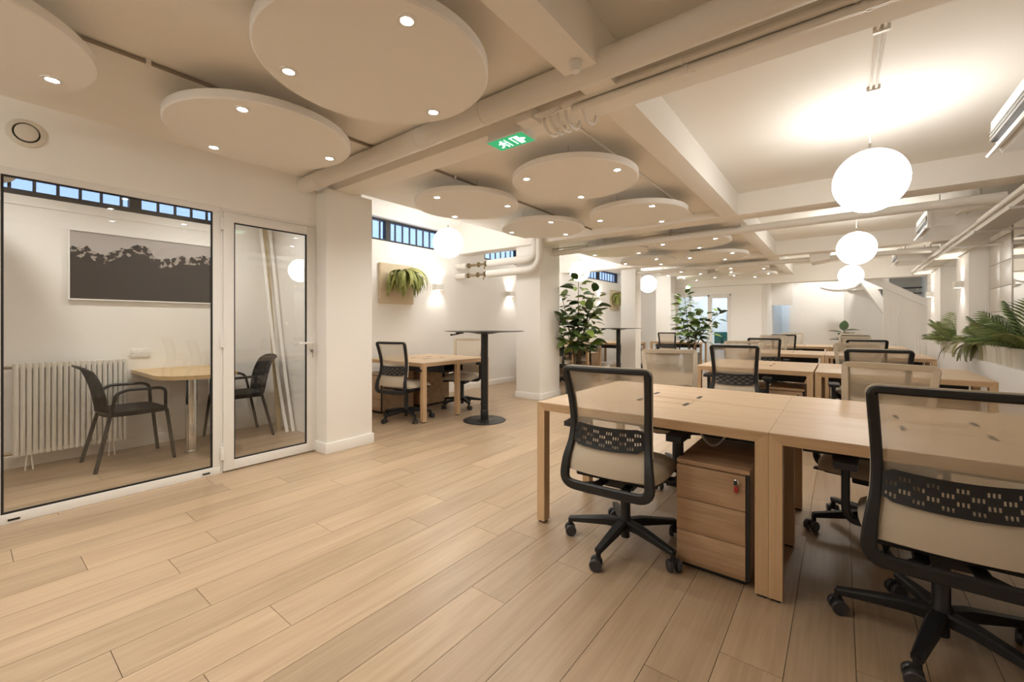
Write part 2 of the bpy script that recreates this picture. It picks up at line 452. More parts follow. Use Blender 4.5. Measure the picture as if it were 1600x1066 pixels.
strip_window(3, 6.3, 8.7, 2.50, 2.86, 14, (7.5,), 'strip window above the pipe valves')
strip_window(4, 10.2, 12.8, 2.50, 2.82, 14, (11.5,), 'strip window above the second fern panel')

# ------------------------------------------------------------------ meeting room partition
XP = -4.03
T = 0.03
MB().box((XP - 0.05, -2.6, 2.175), (XP + 0.02, 2.1, ZL)).build('wall_partition', 'wall_paint', smooth=0)
tag(bpy.data.objects['wall_partition'], 'white wall above the glass partition', None, None, 'structure')
struct('wall_end', MB().box((XW, 2.36, 0), (-4.06, 2.62, 2.9)), 'wall_paint', 'white wall dividing the meeting room from the desk bay', smooth=0)
part = thing('glass_partition', 'large fixed glass panel in a white frame before the meeting room', 'glass partition', (XP, 0, 0))
def fr(mb, y0, y1, z0, z1, t=T): return mb.box((-t, y0, z0), (t * 0.6, y1, z1), 0.003)
Y0, Y1 = 0.21, 1.243
fr(MB(), -2.6, 1.30, 0.0, 0.062).build('sill_rail', 'white_metal', part)
fr(MB(), -2.6, 1.30, 2.13, 2.175).build('head_rail', 'white_metal', part)
fr(MB(), 1.245, 1.302, 0.062, 2.13).build('mullion', 'white_metal', part)
fr(MB(), 0.088, 0.148, 0.062, 2.13).build('mullion', 'white_metal', part)
for a, b in ((0.148, 1.245), (-2.6, 0.088)):
    MB().box((-0.006, a, 0.06), (0.002, b, 2.132)).build('pane', 'partition_glass', part, smooth=0)
    g = MB()
    for q in (((0.003, a, 0.062), (0.012, b, 0.074)), ((0.003, a, 2.118), (0.012, b, 2.13)), ((0.003, a, 0.074), (0.012, a + 0.012, 2.118)), ((0.003, b - 0.012, 0.074), (0.012, b, 2.118))): g.box(*q)
    g.build('gasket', 'black_gasket', part, smooth=0)
for y in (0.20, 1.20):
    MB().box((0.018, y - 0.025, 0.018), (0.0215, y + 0.025, 0.030)).build('drain_cap', 'black_gasket', part)
door = thing('glass_door', 'white framed glass door with a lever handle and key', 'door', (XP, 1.302, 0))
Wd = 0.80
d = MB()
for a, b in (((-T, 0, 0.0), (T * .6, 0.012, 2.175)), ((-T, Wd - 0.015, 0.0), (T * .6, Wd, 2.175)), ((-T, 0.012, 2.15), (T * .6, Wd - 0.015, 2.175))): d.box(a, b, 0.002)
d.build('door_frame', 'white_metal', door)
leaf = MB()
fw = 0.078
for a, b in (((-0.025, 0.014, 0.012), (0.028, 0.014 + fw, 2.146)), ((-0.025, Wd - 0.017 - fw, 0.012), (0.028, Wd - 0.017, 2.146)), ((-0.025, 0.014 + fw, 0.012), (0.028, Wd - 0.017 - fw, 0.012 + fw)), ((-0.025, 0.014 + fw, 2.146 - fw), (0.028, Wd - 0.017 - fw, 2.146))): leaf.box(a, b, 0.002)
lo = leaf.build('door_leaf', 'white_metal', door)
ya, yb, za, zb = 0.014 + fw, Wd - 0.017 - fw, 0.012 + fw, 2.146 - fw
MB().box((-0.004, ya, za), (0.004, yb, zb)).build('pane', 'partition_glass', lo, smooth=0)
g = MB()
for q in (((0.006, ya, za), (0.02, yb, za + 0.01)), ((0.006, ya, zb - 0.01), (0.02, yb, zb)), ((0.006, ya, za), (0.02, ya + 0.01, zb)), ((0.006, yb - 0.01, za), (0.02, yb, zb))): g.box(*q)
g.build('gasket', 'black_gasket', lo, smooth=0)
for z in (0.16, 1.08, 2.04):
    MB().lathe([(0.012, -0.05), (0.012, 0.05)], 10, (0.03, 0.004, z)).build('hinge', 'white_metal', door)
h = MB().box((0.028, Wd - 0.075, 0.98), (0.036, Wd - 0.035, 1.10), 0.004)
h.tube(rounded([(0.034, Wd - 0.055, 1.045), (0.075, Wd - 0.055, 1.045), (0.075, Wd - 0.19, 1.04)], 0.02), 0.0095, 8)
h.build('handle', 'white_metal', lo)
k = MB().lathe([(0.012, 0), (0.012, 0.012)], 12, m=Matrix.Translation((0.036, Wd - 0.055, 0.965)) @ Matrix.Rotation(R(90), 4, 'Y'))
k.box((0.046, Wd - 0.057, 0.945), (0.062, Wd - 0.053, 0.972)).box((0.05, Wd - 0.056, 0.90), (0.056, Wd - 0.052, 0.948))
k.build('key', 'steel', lo)
# round air valve in the wall above the partition
v = thing('air_valve', 'round cream air valve in the wall above the glass panel', 'air vent', (XP + 0.021, 0.25, 2.405))
ry = Matrix.Rotation(R(90), 4, 'Y')
MB().lathe([(0.058, 0.0), (0.085, 0.0), (0.083, 0.012), (0.062, 0.02), (0.058, 0.01)], 40, m=ry, cap=False).build('ring', 'cream_ceramic', v)
MB().lathe([(0.0585, 0.001), (0.0585, 0.006)], 32, m=ry).build('throat', 'black_gasket', v)
MB().lathe([(0.051, 0.008), (0.051, 0.022), (0.035, 0.028), (0.0, 0.03)], 32, m=ry).build('damper', 'cream_ceramic', v)

# ------------------------------------------------------------------ meeting room contents
rad = thing('radiator', 'cream column radiator under the meeting room window', 'radiator', (XW + 0.14, 0.26, 0))
fin = MB()
for dx in (-0.05, 0.0, 0.05):
    fin.tube(rounded([(dx, 0, 0.13), (dx, 0, 0.89)], 0.01), 0.0155, 8)
fin.tube([(-0.05, 0, 0.15), (0.05, 0, 0.15)], 0.02, 8).tube([(-0.05, 0, 0.86), (0.05, 0, 0.86)], 0.02, 8)
fin_me = fin.mesh('fin', 'radiator_enamel')
NF = 20
for i in range(NF): inst('fin', fin_me, rad, (0, 0.02 + i * 0.0355, 0))
MB().tube([(0, 0.0, 0.15), (0, 0.71, 0.15)], 0.017, 10).tube([(0, 0.0, 0.86), (0, 0.71, 0.86)], 0.017, 10).build('header', 'radiator_enamel', rad)
for y in (0.09, 0.6):
    MB().tube([(0.03, y - 0.012, 0.13), (0.045, y - 0.022, 0.0)], 0.006, 6).tube([(0.03, y + 0.012, 0.13), (0.045, y + 0.022, 0.0)], 0.006, 6).build('foot', 'radiator_enamel', rad)
for z in (0.15, 0.86):
    MB().tube([(0, 0.0, z), (0, -0.14, z)], 0.012, 8).lathe([(0.022, -0.02), (0.026, 0.0), (0.022, 0.02)], 10, (0.0, -0.07, z)).tube([(-0.01, -0.10, z), (0.055, -0.10, z)], 0.014, 8).build('valve', 'brass_valve', rad)

poster = thing('mountain_poster', 'wide framed print of a snowy mountain ridge', 'picture', (XW + 0.01, 1.19, 1.765))
PH, PWd = 0.31, 0.585
MB().box((0, -PWd, -PH), (0.012, PWd, PH)).build('print', 'mountain_print', poster, smooth=0)
pf = MB()
for a, b in (((0, -PWd - 0.012, -PH - 0.012), (0.02, PWd + 0.012, -PH)), ((0, -PWd - 0.012, PH), (0.02, PWd + 0.012, PH + 0.012)), ((0, -PWd - 0.012, -PH), (0.02, -PWd, PH)), ((0, PWd, -PH), (0.02, PWd + 0.012, PH))): pf.box(a, b)
pf.build('frame', 'white_paint', poster, smooth=0)

so = thing('power_socket', 'white double wall socket beside the radiator', 'socket', (XW, 1.07, 0.93))
MB().box((0, -0.075, -0.04), (0.012, 0.075, 0.04), 0.004).build('plate', 'white_metal', so)
for y in (-0.036, 0.036):
    MB().lathe([(0.024, 0.0125), (0.024, 0.0135), (0.019, 0.0135), (0.019, 0.008)], 20, (0, y, 0), None).build('outlet', 'white_paint', so, rot=(0, R(90), 0)).location = (0.0, 0, 0)
    so.children[-1].location = (0.0, y, 0); so.children[-1].data.transform(Matrix.Translation((0, -y, 0)))
    for q in (-0.008, 0.008):
        MB().box((0.0125, y + q - 0.003, -0.003), (0.0138, y + q + 0.003, 0.003)).build('contact', 'black_gasket', so)

tb = thing('meeting_table', 'round-ended oak table on a chrome leg in the meeting room', 'table', (XW, 1.35, 0))
poly = [(0.0, -0.32), (0.78, -0.32)] + [(0.78 + 0.32 * math.sin(R(a)), -0.32 * math.cos(R(a))) for a in range(8, 180, 8)] + [(0.78, 0.32), (0.0, 0.32)]
MB().prism(poly, 'Z', 0.735, 0.77).build('tabletop', 'oak_table', tb)
MB().lathe([(0.046, 0.02), (0.046, 0.735)], 28, (0.63, 0, 0)).build('leg', 'chrome', tb)
MB().lathe([(0.052, 0.0), (0.052, 0.012), (0.046, 0.022)], 28, (0.63, 0, 0)).build('foot', 'steel', tb)
MB().tube([(0.57, 0.0, 0.735), (0.57, 0.0, 0.58)], 0.012, 8).build('crank', 'black_metal', tb)

def visitor_chair(label, loc, rz):
    t = thing('visitor_chair', label, 'chair', loc, rz, 'black mesh visitor chairs in the meeting room')
    # local: faces +y
    nx, ny = 12, 12
    seat = MB(); vs = []; fs = []
    for lay, z in ((0, 0.435), (1, 0.475)):
        for i in range(nx + 1):
            for j in range(ny + 1):
                u = -1 + 2 * i / nx; v_ = -1 + 2 * j / ny
                q = 1 - 0.13 * (u * u * v_ * v_)
                x = u * 0.235 * q; y = v_ * 0.225 * q
                e = max(abs(u), abs(v_))
                vs.append((x, y, z + (0.018 * (1 - e ** 4) if lay else 0) - (0.02 * max(0, v_) ** 3 if lay else 0)))
    m_ = (nx + 1) * (ny + 1)
    for i in range(nx):
        for j in range(ny):
            a = i * (ny + 1) + j
            fs.append((a, a + 1, a + ny + 2, a + ny + 1)); fs.append((m_ + a, m_ + a + ny + 1, m_ + a + ny + 2, m_ + a + 1))
    rim = [i * (ny + 1) for i in range(nx + 1)] + [nx * (ny + 1) + j for j in range(1, ny + 1)] + [i * (ny + 1) + ny for i in range(nx - 1, -1, -1)] + [j for j in range(ny - 1, 0, -1)]
    for a, b in zip(rim, rim[1:] + rim[:1]): fs.append((a, m_ + a, m_ + b, b))
    seat.add(vs, fs).build('seat', 'brown_black_fabric', t)
    back = MB(); vs = []; fs = []; N = 10; K = 12
    def bp(u, k):
        s_ = k / K
        z = 0.47 + 0.40 * s_
        wd = 0.20 + 0.03 * math.sin(s_ * math.pi) - 0.02 * s_
        y = -0.205 - 0.05 * s_ - 0.06 * s_ ** 3 - 0.03 * (1 - u * u) + (0.02 if s_ > .99 else 0)
        if s_ > 0.92: y -= 0.05 * (s_ - 0.92) / 0.08
        return Vector((u * wd, y, z - 0.015 * u * u * s_))
    for k in range(K + 1):
        for i in range(N + 1): vs.append(bp(-1 + 2 * i / N, k))
    for k in range(K):
        for i in range(N):
            a = k * (N + 1) + i; fs.append((a, a + 1, a + N + 2, a + N + 1))
    b_ = back.add(vs, fs).build('backrest', 'black_net', t, smooth=60)
    sol = b_.modifiers.new('s', 'SOLIDIFY'); sol.thickness = 0.006
    loop = [bp(-1, k) for k in range(K + 1)] + [bp(-1 + 2 * i / N, K) for i in range(1, N)] + [bp(1, k) for k in range(K, -1, -1)] + [bp(1 - 2 * i / N, 0) for i in range(1, N)]
    MB().tube(loop, 0.010, 6, closed=True).build('back_frame', 'charcoal_metal', t)
    for s_ in (-1, 1):
        MB().tube([(s_ * 0.205, -0.19, 0.45), (s_ * 0.255, -0.29, 0.0)], 0.0145, 10).build('leg', 'charcoal_metal', t)
        MB().tube([(s_ * 0.205, 0.19, 0.45), (s_ * 0.235, 0.24, 0.0)], 0.0145, 10).build('leg', 'charcoal_metal', t)
        MB().tube(rounded([(s_ * 0.21, -0.19, 0.45), (s_ * 0.245, -0.16, 0.63), (s_ * 0.255, -0.10, 0.66), (s_ * 0.255, 0.13, 0.655), (s_ * 0.235, 0.175, 0.63), (s_ * 0.215, 0.18, 0.45)], 0.05, 4), 0.0135, 8).build('armrest', 'charcoal_metal', t)
    return t
visitor_chair('black mesh armchair in front of the radiator', (-5.06, 0.95, 0), R(2))
visitor_chair('black mesh armchair seen through the glass door', (-5.23, 1.84, 0), R(176))

tm = thing('leaning_timber', 'raw timber strip leaning in the meeting room corner', 'timber', (0, 0, 0))
MB().sweep([(-5.06, 2.22, 0.0), (-5.50, 2.24, 2.40)], 0.012, 0.05, (0, 1, 0)).build('board', 'raw_timber', tm)
for i, (bx, by, tx, ty, bow) in enumerate(((-4.96, 2.26, -5.47, 2.18, 0.10), (-4.93, 2.315, -5.49, 2.29, 0.06))):
    o = thing('leaning_moulding', ('white moulding strip bowing on the inner side of the timber', 'white moulding strip bowing on the outer side of the timber')[i], 'moulding')
    pth = [Vector((bx, by, 0)).lerp(Vector((tx, ty, 2.38)), s_) + Vector((-bow * math.sin(s_ * math.pi) ** 1.0 * (1 - s_), 0, 0)) for s_ in [j / 12 for j in range(13)]]
    MB().sweep(pth, 0.010, 0.035, (0, 1, 0)).build('strip', 'white_paint', o)

ln = thing('paper_lantern', 'grey ribbed paper lantern near the meeting room ceiling', 'lamp', (-4.9, 0.12, 2.40))
prof = []
for i in range(41):
    a = -math.pi / 2 + math.pi * i / 40
    prof.append((max(0.001, 0.17 * math.cos(a) * (1.0 if i % 4 else 0.965)), 0.15 * math.sin(a)))
MB().lathe(prof, 32).build('shade', 'lantern_paper', ln)
MB().tube([(0, 0, 0.14), (0, 0, 0.378)], 0.004, 6).build('cord', 'black_gasket', ln)

for i, y in enumerate((0.2, 1.55)):  # unseen downlights added to brighten the meeting room
    t = thing('recessed_light', ('added unseen downlight over the meeting room radiator', 'added unseen downlight over the meeting table')[i], 'ceiling light', (-4.75, y, 2.779))
    MB().lathe([(0.03, -0.004), (0.05, -0.004), (0.05, 0.001), (0.03, 0.001)], 18, cap=False).build('bezel', 'white_metal', t)
    MB().lathe([(0.0, -0.002), (0.03, -0.002), (0.03, 0.001)], 16).build('lens', 'spot_glow', t)
    spot('added_meeting_beam', (0, 0, -0.02), (0, 0, 0), SPOT_W * 2.6, 150, 1.0, parent=t)

# ------------------------------------------------------------------ round ceiling panels with three downlights
disc_me = None
def disc_meshes():
    Rr, t = 0.525, 0.055
    body = MB().lathe([(0.0, 0.0), (Rr - 0.008, 0.0), (Rr, 0.008), (Rr, t - 0.006), (Rr - 0.006, t), (0.0, t)], 72).mesh('panel', 'disc_felt')
    ringm = MB().lathe([(0.025, -0.004), (0.040, -0.004), (0.042, 0.001), (0.025, 0.001)], 24, cap=False).mesh('bezel', 'white_metal')
    lamp = MB().lathe([(0.0, -0.0025), (0.026, -0.0025), (0.026, 0.002)], 20).mesh('downlight', 'spot_glow')
    wire = MB().tube([(0, 0, 0.05), (0, 0, 0.178)], 0.002, 5).lathe([(0.012, 0.046), (0.004, 0.06)], 8).mesh('hanger', 'steel')
    cable = MB().tube(bez((0.02, 0, 0.045), (0.10, 0.0, 0.13), (0.0, 0.09, 0.10), 5) + bez((0.0, 0.09, 0.10), (-0.08, 0.2, 0.08), (-0.05, 0.12, 0.178), 6)[1:], 0.0055, 6).mesh('cable', 'black_gasket')
    return body, ringm, lamp, wire, cable
DM = disc_meshes()
def ceiling_disc(x, y, ang, label, zc=2.42, watts=SPOT_W):
    t = thing('ceiling_disc', label, 'ceiling panel', (x, y, zc), 0, 'round felt ceiling panels with downlights')
    inst('panel', DM[0], t)
    for k_ in range(3):
        a = R(ang + 120 * k_); p = (0.42 * math.cos(a), 0.42 * math.sin(a), 0)
        b_ = inst('bezel', DM[1], t, p); inst('downlight', DM[2], b_)
        q = (0.33 * math.cos(a + 1.05), 0.33 * math.sin(a + 1.05), 0)
        inst('hanger', DM[3], t, q)
        spot('downlight_beam', (p[0], p[1], -0.012), (0, 0, 0), watts, 150, 1.0, parent=t)
    inst('cable', DM[4], t, (0.36 * math.cos(R(ang + 160)), 0.36 * math.sin(R(ang + 160)), 0), (0, 0, R(ang)))
    return t
ceiling_disc(-1.753, 1.222, -20, 'largest round ceiling panel, cut by the top of the picture')
ceiling_disc(-2.98, 1.214, -37, 'round ceiling panel directly above the glass door')
ceiling_disc(-2.915, -0.117, 111, 'round ceiling panel above the air valve, cut by the picture corner')
ceiling_disc(-1.79, 3.183, -9, 'round ceiling panel just behind the exit sign')
ceiling_disc(-3.035, 3.171, 32, 'round ceiling panel above the globe lamp near the wall fern')
ceiling_disc(-3.004, 4.528, -43, 'small-looking round ceiling panel before the column with pipes')
ceiling_disc(-1.794, 4.603, -49, 'round ceiling panel in the corner of the second bay by the lengthwise beam')
ceiling_disc(-1.755, 6.66, -30, 'round ceiling panel in the third bay beside the lengthwise beam')
ceiling_disc(-1.77, 8.215, 80, 'round ceiling panel at the far end of the third bay, beam side')
ceiling_disc(-2.97, 6.66, 50, 'round ceiling panel behind the thin pipe under the second cross beam')
ceiling_disc(-2.97, 8.14, -48, 'round ceiling panel overlapping the tops of the slim columns')
ceiling_disc(-1.73, 10.5, 10, 'round ceiling panel of the last bay, beam side, nearer one')
ceiling_disc(-1.72, 11.86, 90, 'round ceiling panel of the last bay, beam side, farther one')
ceiling_disc(-2.97, 10.5, 40, 'round ceiling panel of the last bay, column side, nearer one')
ceiling_disc(-2.97, 11.86, -10, 'round ceiling panel of the last bay, column side, farther one')
ceiling_disc(-1.75, -0.10, 30, 'added ceiling panel out of view, lighting the camera side floor')  # unseen panel, added for the light of its downlights near the camera

# ------------------------------------------------------------------ globe lamps
globe_me = MB().lathe([(max(1e-4, 0.22 * math.sin(math.pi * i / 24)), -0.22 * math.cos(math.pi * i / 24)) for i in range(25)], 40).mesh('globe', 'globe_glow', 80)
def globe(x, y, z, top, label, conduit=None):
    t = thing('globe_lamp', label, 'pendant lamp', (x, y, z), 0, 'white globe pendant lamps')
    inst('globe', globe_me, t)
    MB().lathe([(0.03, 0.215), (0.03, 0.225), (0.008, 0.24), (0.008, 0.27)], 16).build('cap', 'steel', t)
    MB().tube([(0, 0, 0.26), (0, 0, top - z - 0.05)], 0.004, 6).build('cord', 'cable_white', t)
    MB().lathe([(0.012, -0.07), (0.04, -0.055), (0.055, -0.02), (0.058, 0.0)], 24, (0, 0, top - z)).build('canopy', 'white_metal', t)
    return t
globe(0.165, 4.0, 2.25, ZR, 'largest glowing globe lamp, hanging over the front desks')
globe(0.165, 7.42, 2.25, ZR, 'glowing globe lamp in the middle of the row of three')
globe(0.165, 11.5, 2.25, ZR, 'smallest glowing globe lamp, in front of the stair')
globe(-4.6, 4.41, 2.42, ZA, 'round glowing globe lamp beside the barred window and wall fern')
globe(-4.6, 8.42, 2.40, ZA, 'round glowing globe lamp above the near rubber plant')
globe(-3.98, 10.95, 2.27, ZL, 'round glowing globe lamp between the two slim columns')

globe(-2.6, -1.35, 2.25, ZL, 'added globe lamp out of view, brightening the partition side')  # unseen globe added behind the camera to lift the ambient light

# ------------------------------------------------------------------ wall sconces
def sconce(x, y, z, side, label):
    t = thing('plaster_sconce', label, 'wall lamp', (x, y, z), 0, 'plaster up and down wall sconces')
    s_ = side
    sh = MB()
    for a, b in (((0, -0.09, -0.05), (0.012 * s_, 0.09, 0.05)), ((0.085 * s_, -0.09, -0.05), (0.10 * s_, 0.09, 0.05)), ((0.012 * s_, -0.09, -0.05), (0.085 * s_, -0.078, 0.05)), ((0.012 * s_, 0.078, -0.05), (0.085 * s_, 0.09, 0.05))):
        sh.box((min(a[0], b[0]), a[1], a[2]), (max(a[0], b[0]), b[1], b[2]))
    sh.build('housing', 'sconce_plaster', t, smooth=0)
    MB().box((min(0.02 * s_, 0.078 * s_), -0.06, -0.012), (max(0.02 * s_, 0.078 * s_), 0.06, 0.012)).build('lamp', 'sconce_glow', t, smooth=0)
    spot('sconce_beam', (0.05 * s_, 0, 0.02), (R(180), 0, 0), SCONCE_W, 100, 0.5, rad=0.02, parent=t)
    spot('sconce_beam', (0.05 * s_, 0, -0.02), (0, 0, 0), SCONCE_W, 100, 0.5, rad=0.02, parent=t)
sconce(XW, 5.04, 1.86, 1, 'plaster wall sconce below the globe lamp, near the fern')
sconce(XW, 7.08, 1.86, 1, 'plaster wall sconce half hidden by the column with pipes')
sconce(XW, 11.3, 1.95, 1, 'plaster wall sconce beside the second fern panel')
sconce(1.5, 9.55, 1.84, -1, 'plaster wall sconce on the pier behind the palms')
sconce(1.5, 12.3, 1.84, -1, 'plaster wall sconce on the farthest pier')

# ------------------------------------------------------------------ pipes and cables
pp = thing('ceiling_pipe', 'thick cream pipe running in front of the first cross beam', 'pipe')
MB().tube([(-4.05, 1.985, 2.528), (XE, 1.985, 2.532)], 0.072, 24).build('run', 'pipe_paint', pp)
for x in (-3.72, -3.70, -3.68, -2.35, -1.75, 0.4):
    MB().lathe([(0.0735, -0.009), (0.0765, 0.0), (0.0735, 0.009)], 24, m=Matrix.Translation((x, 1.985, 2.528 + (x + 4.05) * 0.0007)) @ ry).build('seam', 'pipe_paint', pp)
for x in (-2.2, 0.2):
    MB().tube([(x, 1.985, 2.58), (x, 1.985, ZL + 0.02)], 0.01, 6).build('hanger', 'pipe_paint', pp)
sm = thing('smoke_detector', 'small round white detector above the thick ceiling pipe', 'detector', (-1.03, 1.84, ZB))
MB().lathe([(0.0, -0.05), (0.022, -0.045), (0.03, -0.02), (0.03, 0.0)], 20).build('head', 'white_metal', sm)
for i, (y, z, rr) in enumerate(((2.165, 2.515, 0.021), (2.18, 2.475, 0.017), (2.21, 2.483, 0.014))):
    c_ = thing('beam_conduit', ('upper cream conduit clipped along the first cross beam', 'middle cream conduit clipped along the first cross beam', 'lowest cream conduit clipped along the first cross beam')[i], 'conduit')
    MB().tube([(-1.30 + 0.06 * i, y, z), (XE, y, z)], rr, 12).build('run', 'pipe_paint', c_)
    for x in (-0.62, 0.05, 0.75):
        MB().lathe([(rr + 0.004, -0.008), (rr + 0.004, 0.008)], 12, m=Matrix.Translation((x + 0.02 * i, y, z)) @ ry).build('clip', 'pipe_paint', c_)
for i in range(5):
    c_ = thing('cable_loop', '%s cream cable loop counted from the exit sign' % ('first', 'second', 'third', 'fourth', 'last')[i], 'cable', (-1.46 + i * 0.052 + (0.06 if i == 4 else 0), 2.30, 2.497), 0, 'painted cable loops under the first beam')
    pts = [(0, 0.085 * math.cos(a), -0.075 * math.sin(a)) for a in [math.pi * j / 12 for j in range(13)]]
    MB().tube(pts, 0.0105, 8).build('loop', 'pipe_paint', c_)
jb = thing('junction_box', 'small cream junction box on the beam by the cable loops', 'box', (-1.52, 2.12, 2.5))
MB().box((-0.06, -0.04, -0.05), (0.06, 0.07, 0.02), 0.008).build('case', 'pipe_paint', jb)
for j in range(3): MB().tube(bez((0.05, 0.0, -0.02), (0.12, -0.03 * j, -0.06), (0.21, 0.03, -0.02 + 0.01 * j), 6), 0.008, 6).build('cable', 'pipe_paint', jb)

for i, (x0, y0, y1, lab) in enumerate(((-2.87, -0.6, 2.19, 'thin brown conduit on the ceiling above the glass door'), (-2.85, 2.41, 5.57, 'thin brown conduit on the ceiling of the second bay'), (-1.45, 2.41, 5.57, 'thin cream conduit above the panel behind the exit sign'), (-2.2, 0.9, 2.0, 'thin brown conduit between the two first panels'))):
    c_ = thing('ceiling_conduit', lab, 'conduit')
    MB().tube([(x0, y0, ZL - 0.012), (x0, y1, ZL - 0.012)], 0.010, 8).build('run', 'pipe_paint' if i == 2 else 'conduit_brown', c_)
    for y in (y0 + 0.4, y0 + 1.2): MB().box((x0 - 0.018, y - 0.01, ZL - 0.026), (x0 + 0.018, y + 0.01, ZL)).build('clip', 'pipe_paint', c_)

# two insulated pipes with valves turning up the second column
for i, (z, yy, lab) in enumerate(((2.265, 5.55, 'upper white insulated pipe with rusty valve at the column'), (2.085, 5.53, 'lower white insulated pipe with rusty valve at the column'))):
    c_ = thing('insulated_pipe', lab, 'pipe')
    xe = -3.72 - 0.10 * (1 - i)
    MB().tube(rounded([(-4.80, yy, z), (xe, yy, z), (xe, yy, ZL)], 0.24, 8), 0.062, 18).build('insulation', 'pipe_paint', c_)
    MB().tube([(XW, yy, z), (-5.30, yy, z)], 0.05, 14).build('wall_sleeve', 'pipe_paint', c_)
    vb = MB().tube([(-5.31, yy, z), (-4.79, yy, z)], 0.02, 10)
    for x in (-5.26, -5.03, -4.86): vb.lathe([(0.045, -0.012), (0.045, 0.012)], 14, m=Matrix.Translation((x, yy, z)) @ ry)
    v_ = vb.build('valve', 'brass_valve', c_)
    MB().tube([(-5.03, yy, z), (-5.03, yy - 0.08, z - 0.03)], 0.012, 8).tube([(-5.08, yy - 0.085, z - 0.03), (-4.96, yy - 0.085, z - 0.03)], 0.009, 6).build('lever', 'brass_valve', v_)
    MB().tube([(-4.87, yy, z), (-4.87, yy - 0.03, z - 0.09)], 0.014, 8).build('tap', 'brass_valve', v_)
c_ = thing('cross_pipe', 'cream pipe running just beyond the second cross beam', 'pipe')
MB().tube([(-4.0, 6.1, 2.41), (1.25, 6.1, 2.44)], 0.048, 16).build('run', 'pipe_paint', c_)
MB().tube([(-3.9, 6.05, 2.475), (-3.0, 6.05, 2.465), (-2.2, 6.06, 2.482), (-1.0, 6.05, 2.475)], 0.009, 6).build('cable', 'steel', c_)
for x in (-2.9, -1.9): MB().box((x - 0.012, 6.09, 2.44), (x + 0.012, 6.11, ZL + 0.01)).build('hanger', 'steel', c_)
c_ = thing('far_cross_pipe', 'cream pipe running just beyond the third cross beam', 'pipe')
MB().tube([(-3.9, 9.72, 2.42), (1.25, 9.72, 2.44)], 0.045, 12).build('run', 'pipe_paint', c_)
c_ = thing('air_duct', 'pale rectangular air duct between the far globe lamps', 'duct')
MB().prism([(-0.52, 2.748), (-0.16, 2.748), (-0.16, 2.40), (-0.44, 2.36)], 'Y', 9.55, 10.1).build('casing', 'ceiling_paint', c_, smooth=0)

# drop conduit with bends to the first globe
c_ = thing('lamp_conduit', 'thin cream conduit pair feeding the largest globe lamp', 'conduit')
for dx in (-0.014, 0.014): MB().tube([(0.165 + dx, 2.405, ZR - 0.012), (0.165 + dx, 3.94, ZR - 0.012)], 0.008, 6).build('run', 'pipe_paint', c_)
for y in (2.9, 3.6): MB().box((0.13, y - 0.01, ZR - 0.026), (0.20, y + 0.01, ZR)).build('clip', 'pipe_paint', c_)

# ------------------------------------------------------------------ exit sign
es = thing('exit_sign', 'green emergency exit sign with a running figure under the beam', 'exit sign', (-1.755, 2.26, 2.445))
MB().box((-0.14, -0.075, 0.012), (0.14, 0.075, 0.056), 0.004).build('case', 'white_metal', es)
MB().box((-0.15, -0.085, 0.0), (0.15, 0.085, 0.012), 0.002).build('bezel', 'white_metal', es)
MB().box((-0.143, -0.078, -0.002), (0.143, 0.078, 0.001)).build('face', 'sign_green', es, smooth=0)
pg = MB(); zf = -0.0035
def stroke(a, b, wd):
    a, b = Vector(a), Vector(b); t_ = (b - a).normalized(); s_ = Vector((-t_.y, t_.x)) * wd / 2
    q = [a + s_, b + s_, b - s_, a - s_]
    pg.prism([(p.x, p.y) for p in q], 'Z', zf, -0.002)
# seen from below: +x runs to the picture's right, -y is the picture's upper edge
fx = -0.055
pg.prism([(fx + 0.010 * math.cos(a), -0.042 + 0.010 * math.sin(a)) for a in [2 * math.pi * j / 12 for j in range(12)]], 'Z', zf, -0.002)
stroke((fx - 0.006, -0.030), (fx - 0.014, 0.008), 0.02)
stroke((fx - 0.010, -0.026), (fx - 0.036, -0.010), 0.009); stroke((fx - 0.002, -0.026), (fx + 0.020, -0.006), 0.009)
stroke((fx - 0.014, 0.006), (fx + 0.012, 0.024), 0.011); stroke((fx + 0.012, 0.024), (fx + 0.006, 0.050), 0.010)
stroke((fx - 0.014, 0.006), (fx - 0.030, 0.036), 0.011); stroke((fx - 0.030, 0.036), (fx - 0.050, 0.040), 0.010)
stroke((fx + 0.034, -0.052), (fx + 0.034, 0.052), 0.006)
for x in (0.025, 0.055): stroke((x, -0.05), (x, 0.05), 0.006)
stroke((0.022, -0.05), (0.058, -0.05), 0.006); stroke((0.07, -0.052), (0.07, 0.052), 0.03)
pg.prism([(0.092, -0.02), (0.092, 0.02), (0.118, 0.0)], 'Z', zf, -0.002)
pg.build('pictogram', 'sign_white', es, smooth=0)

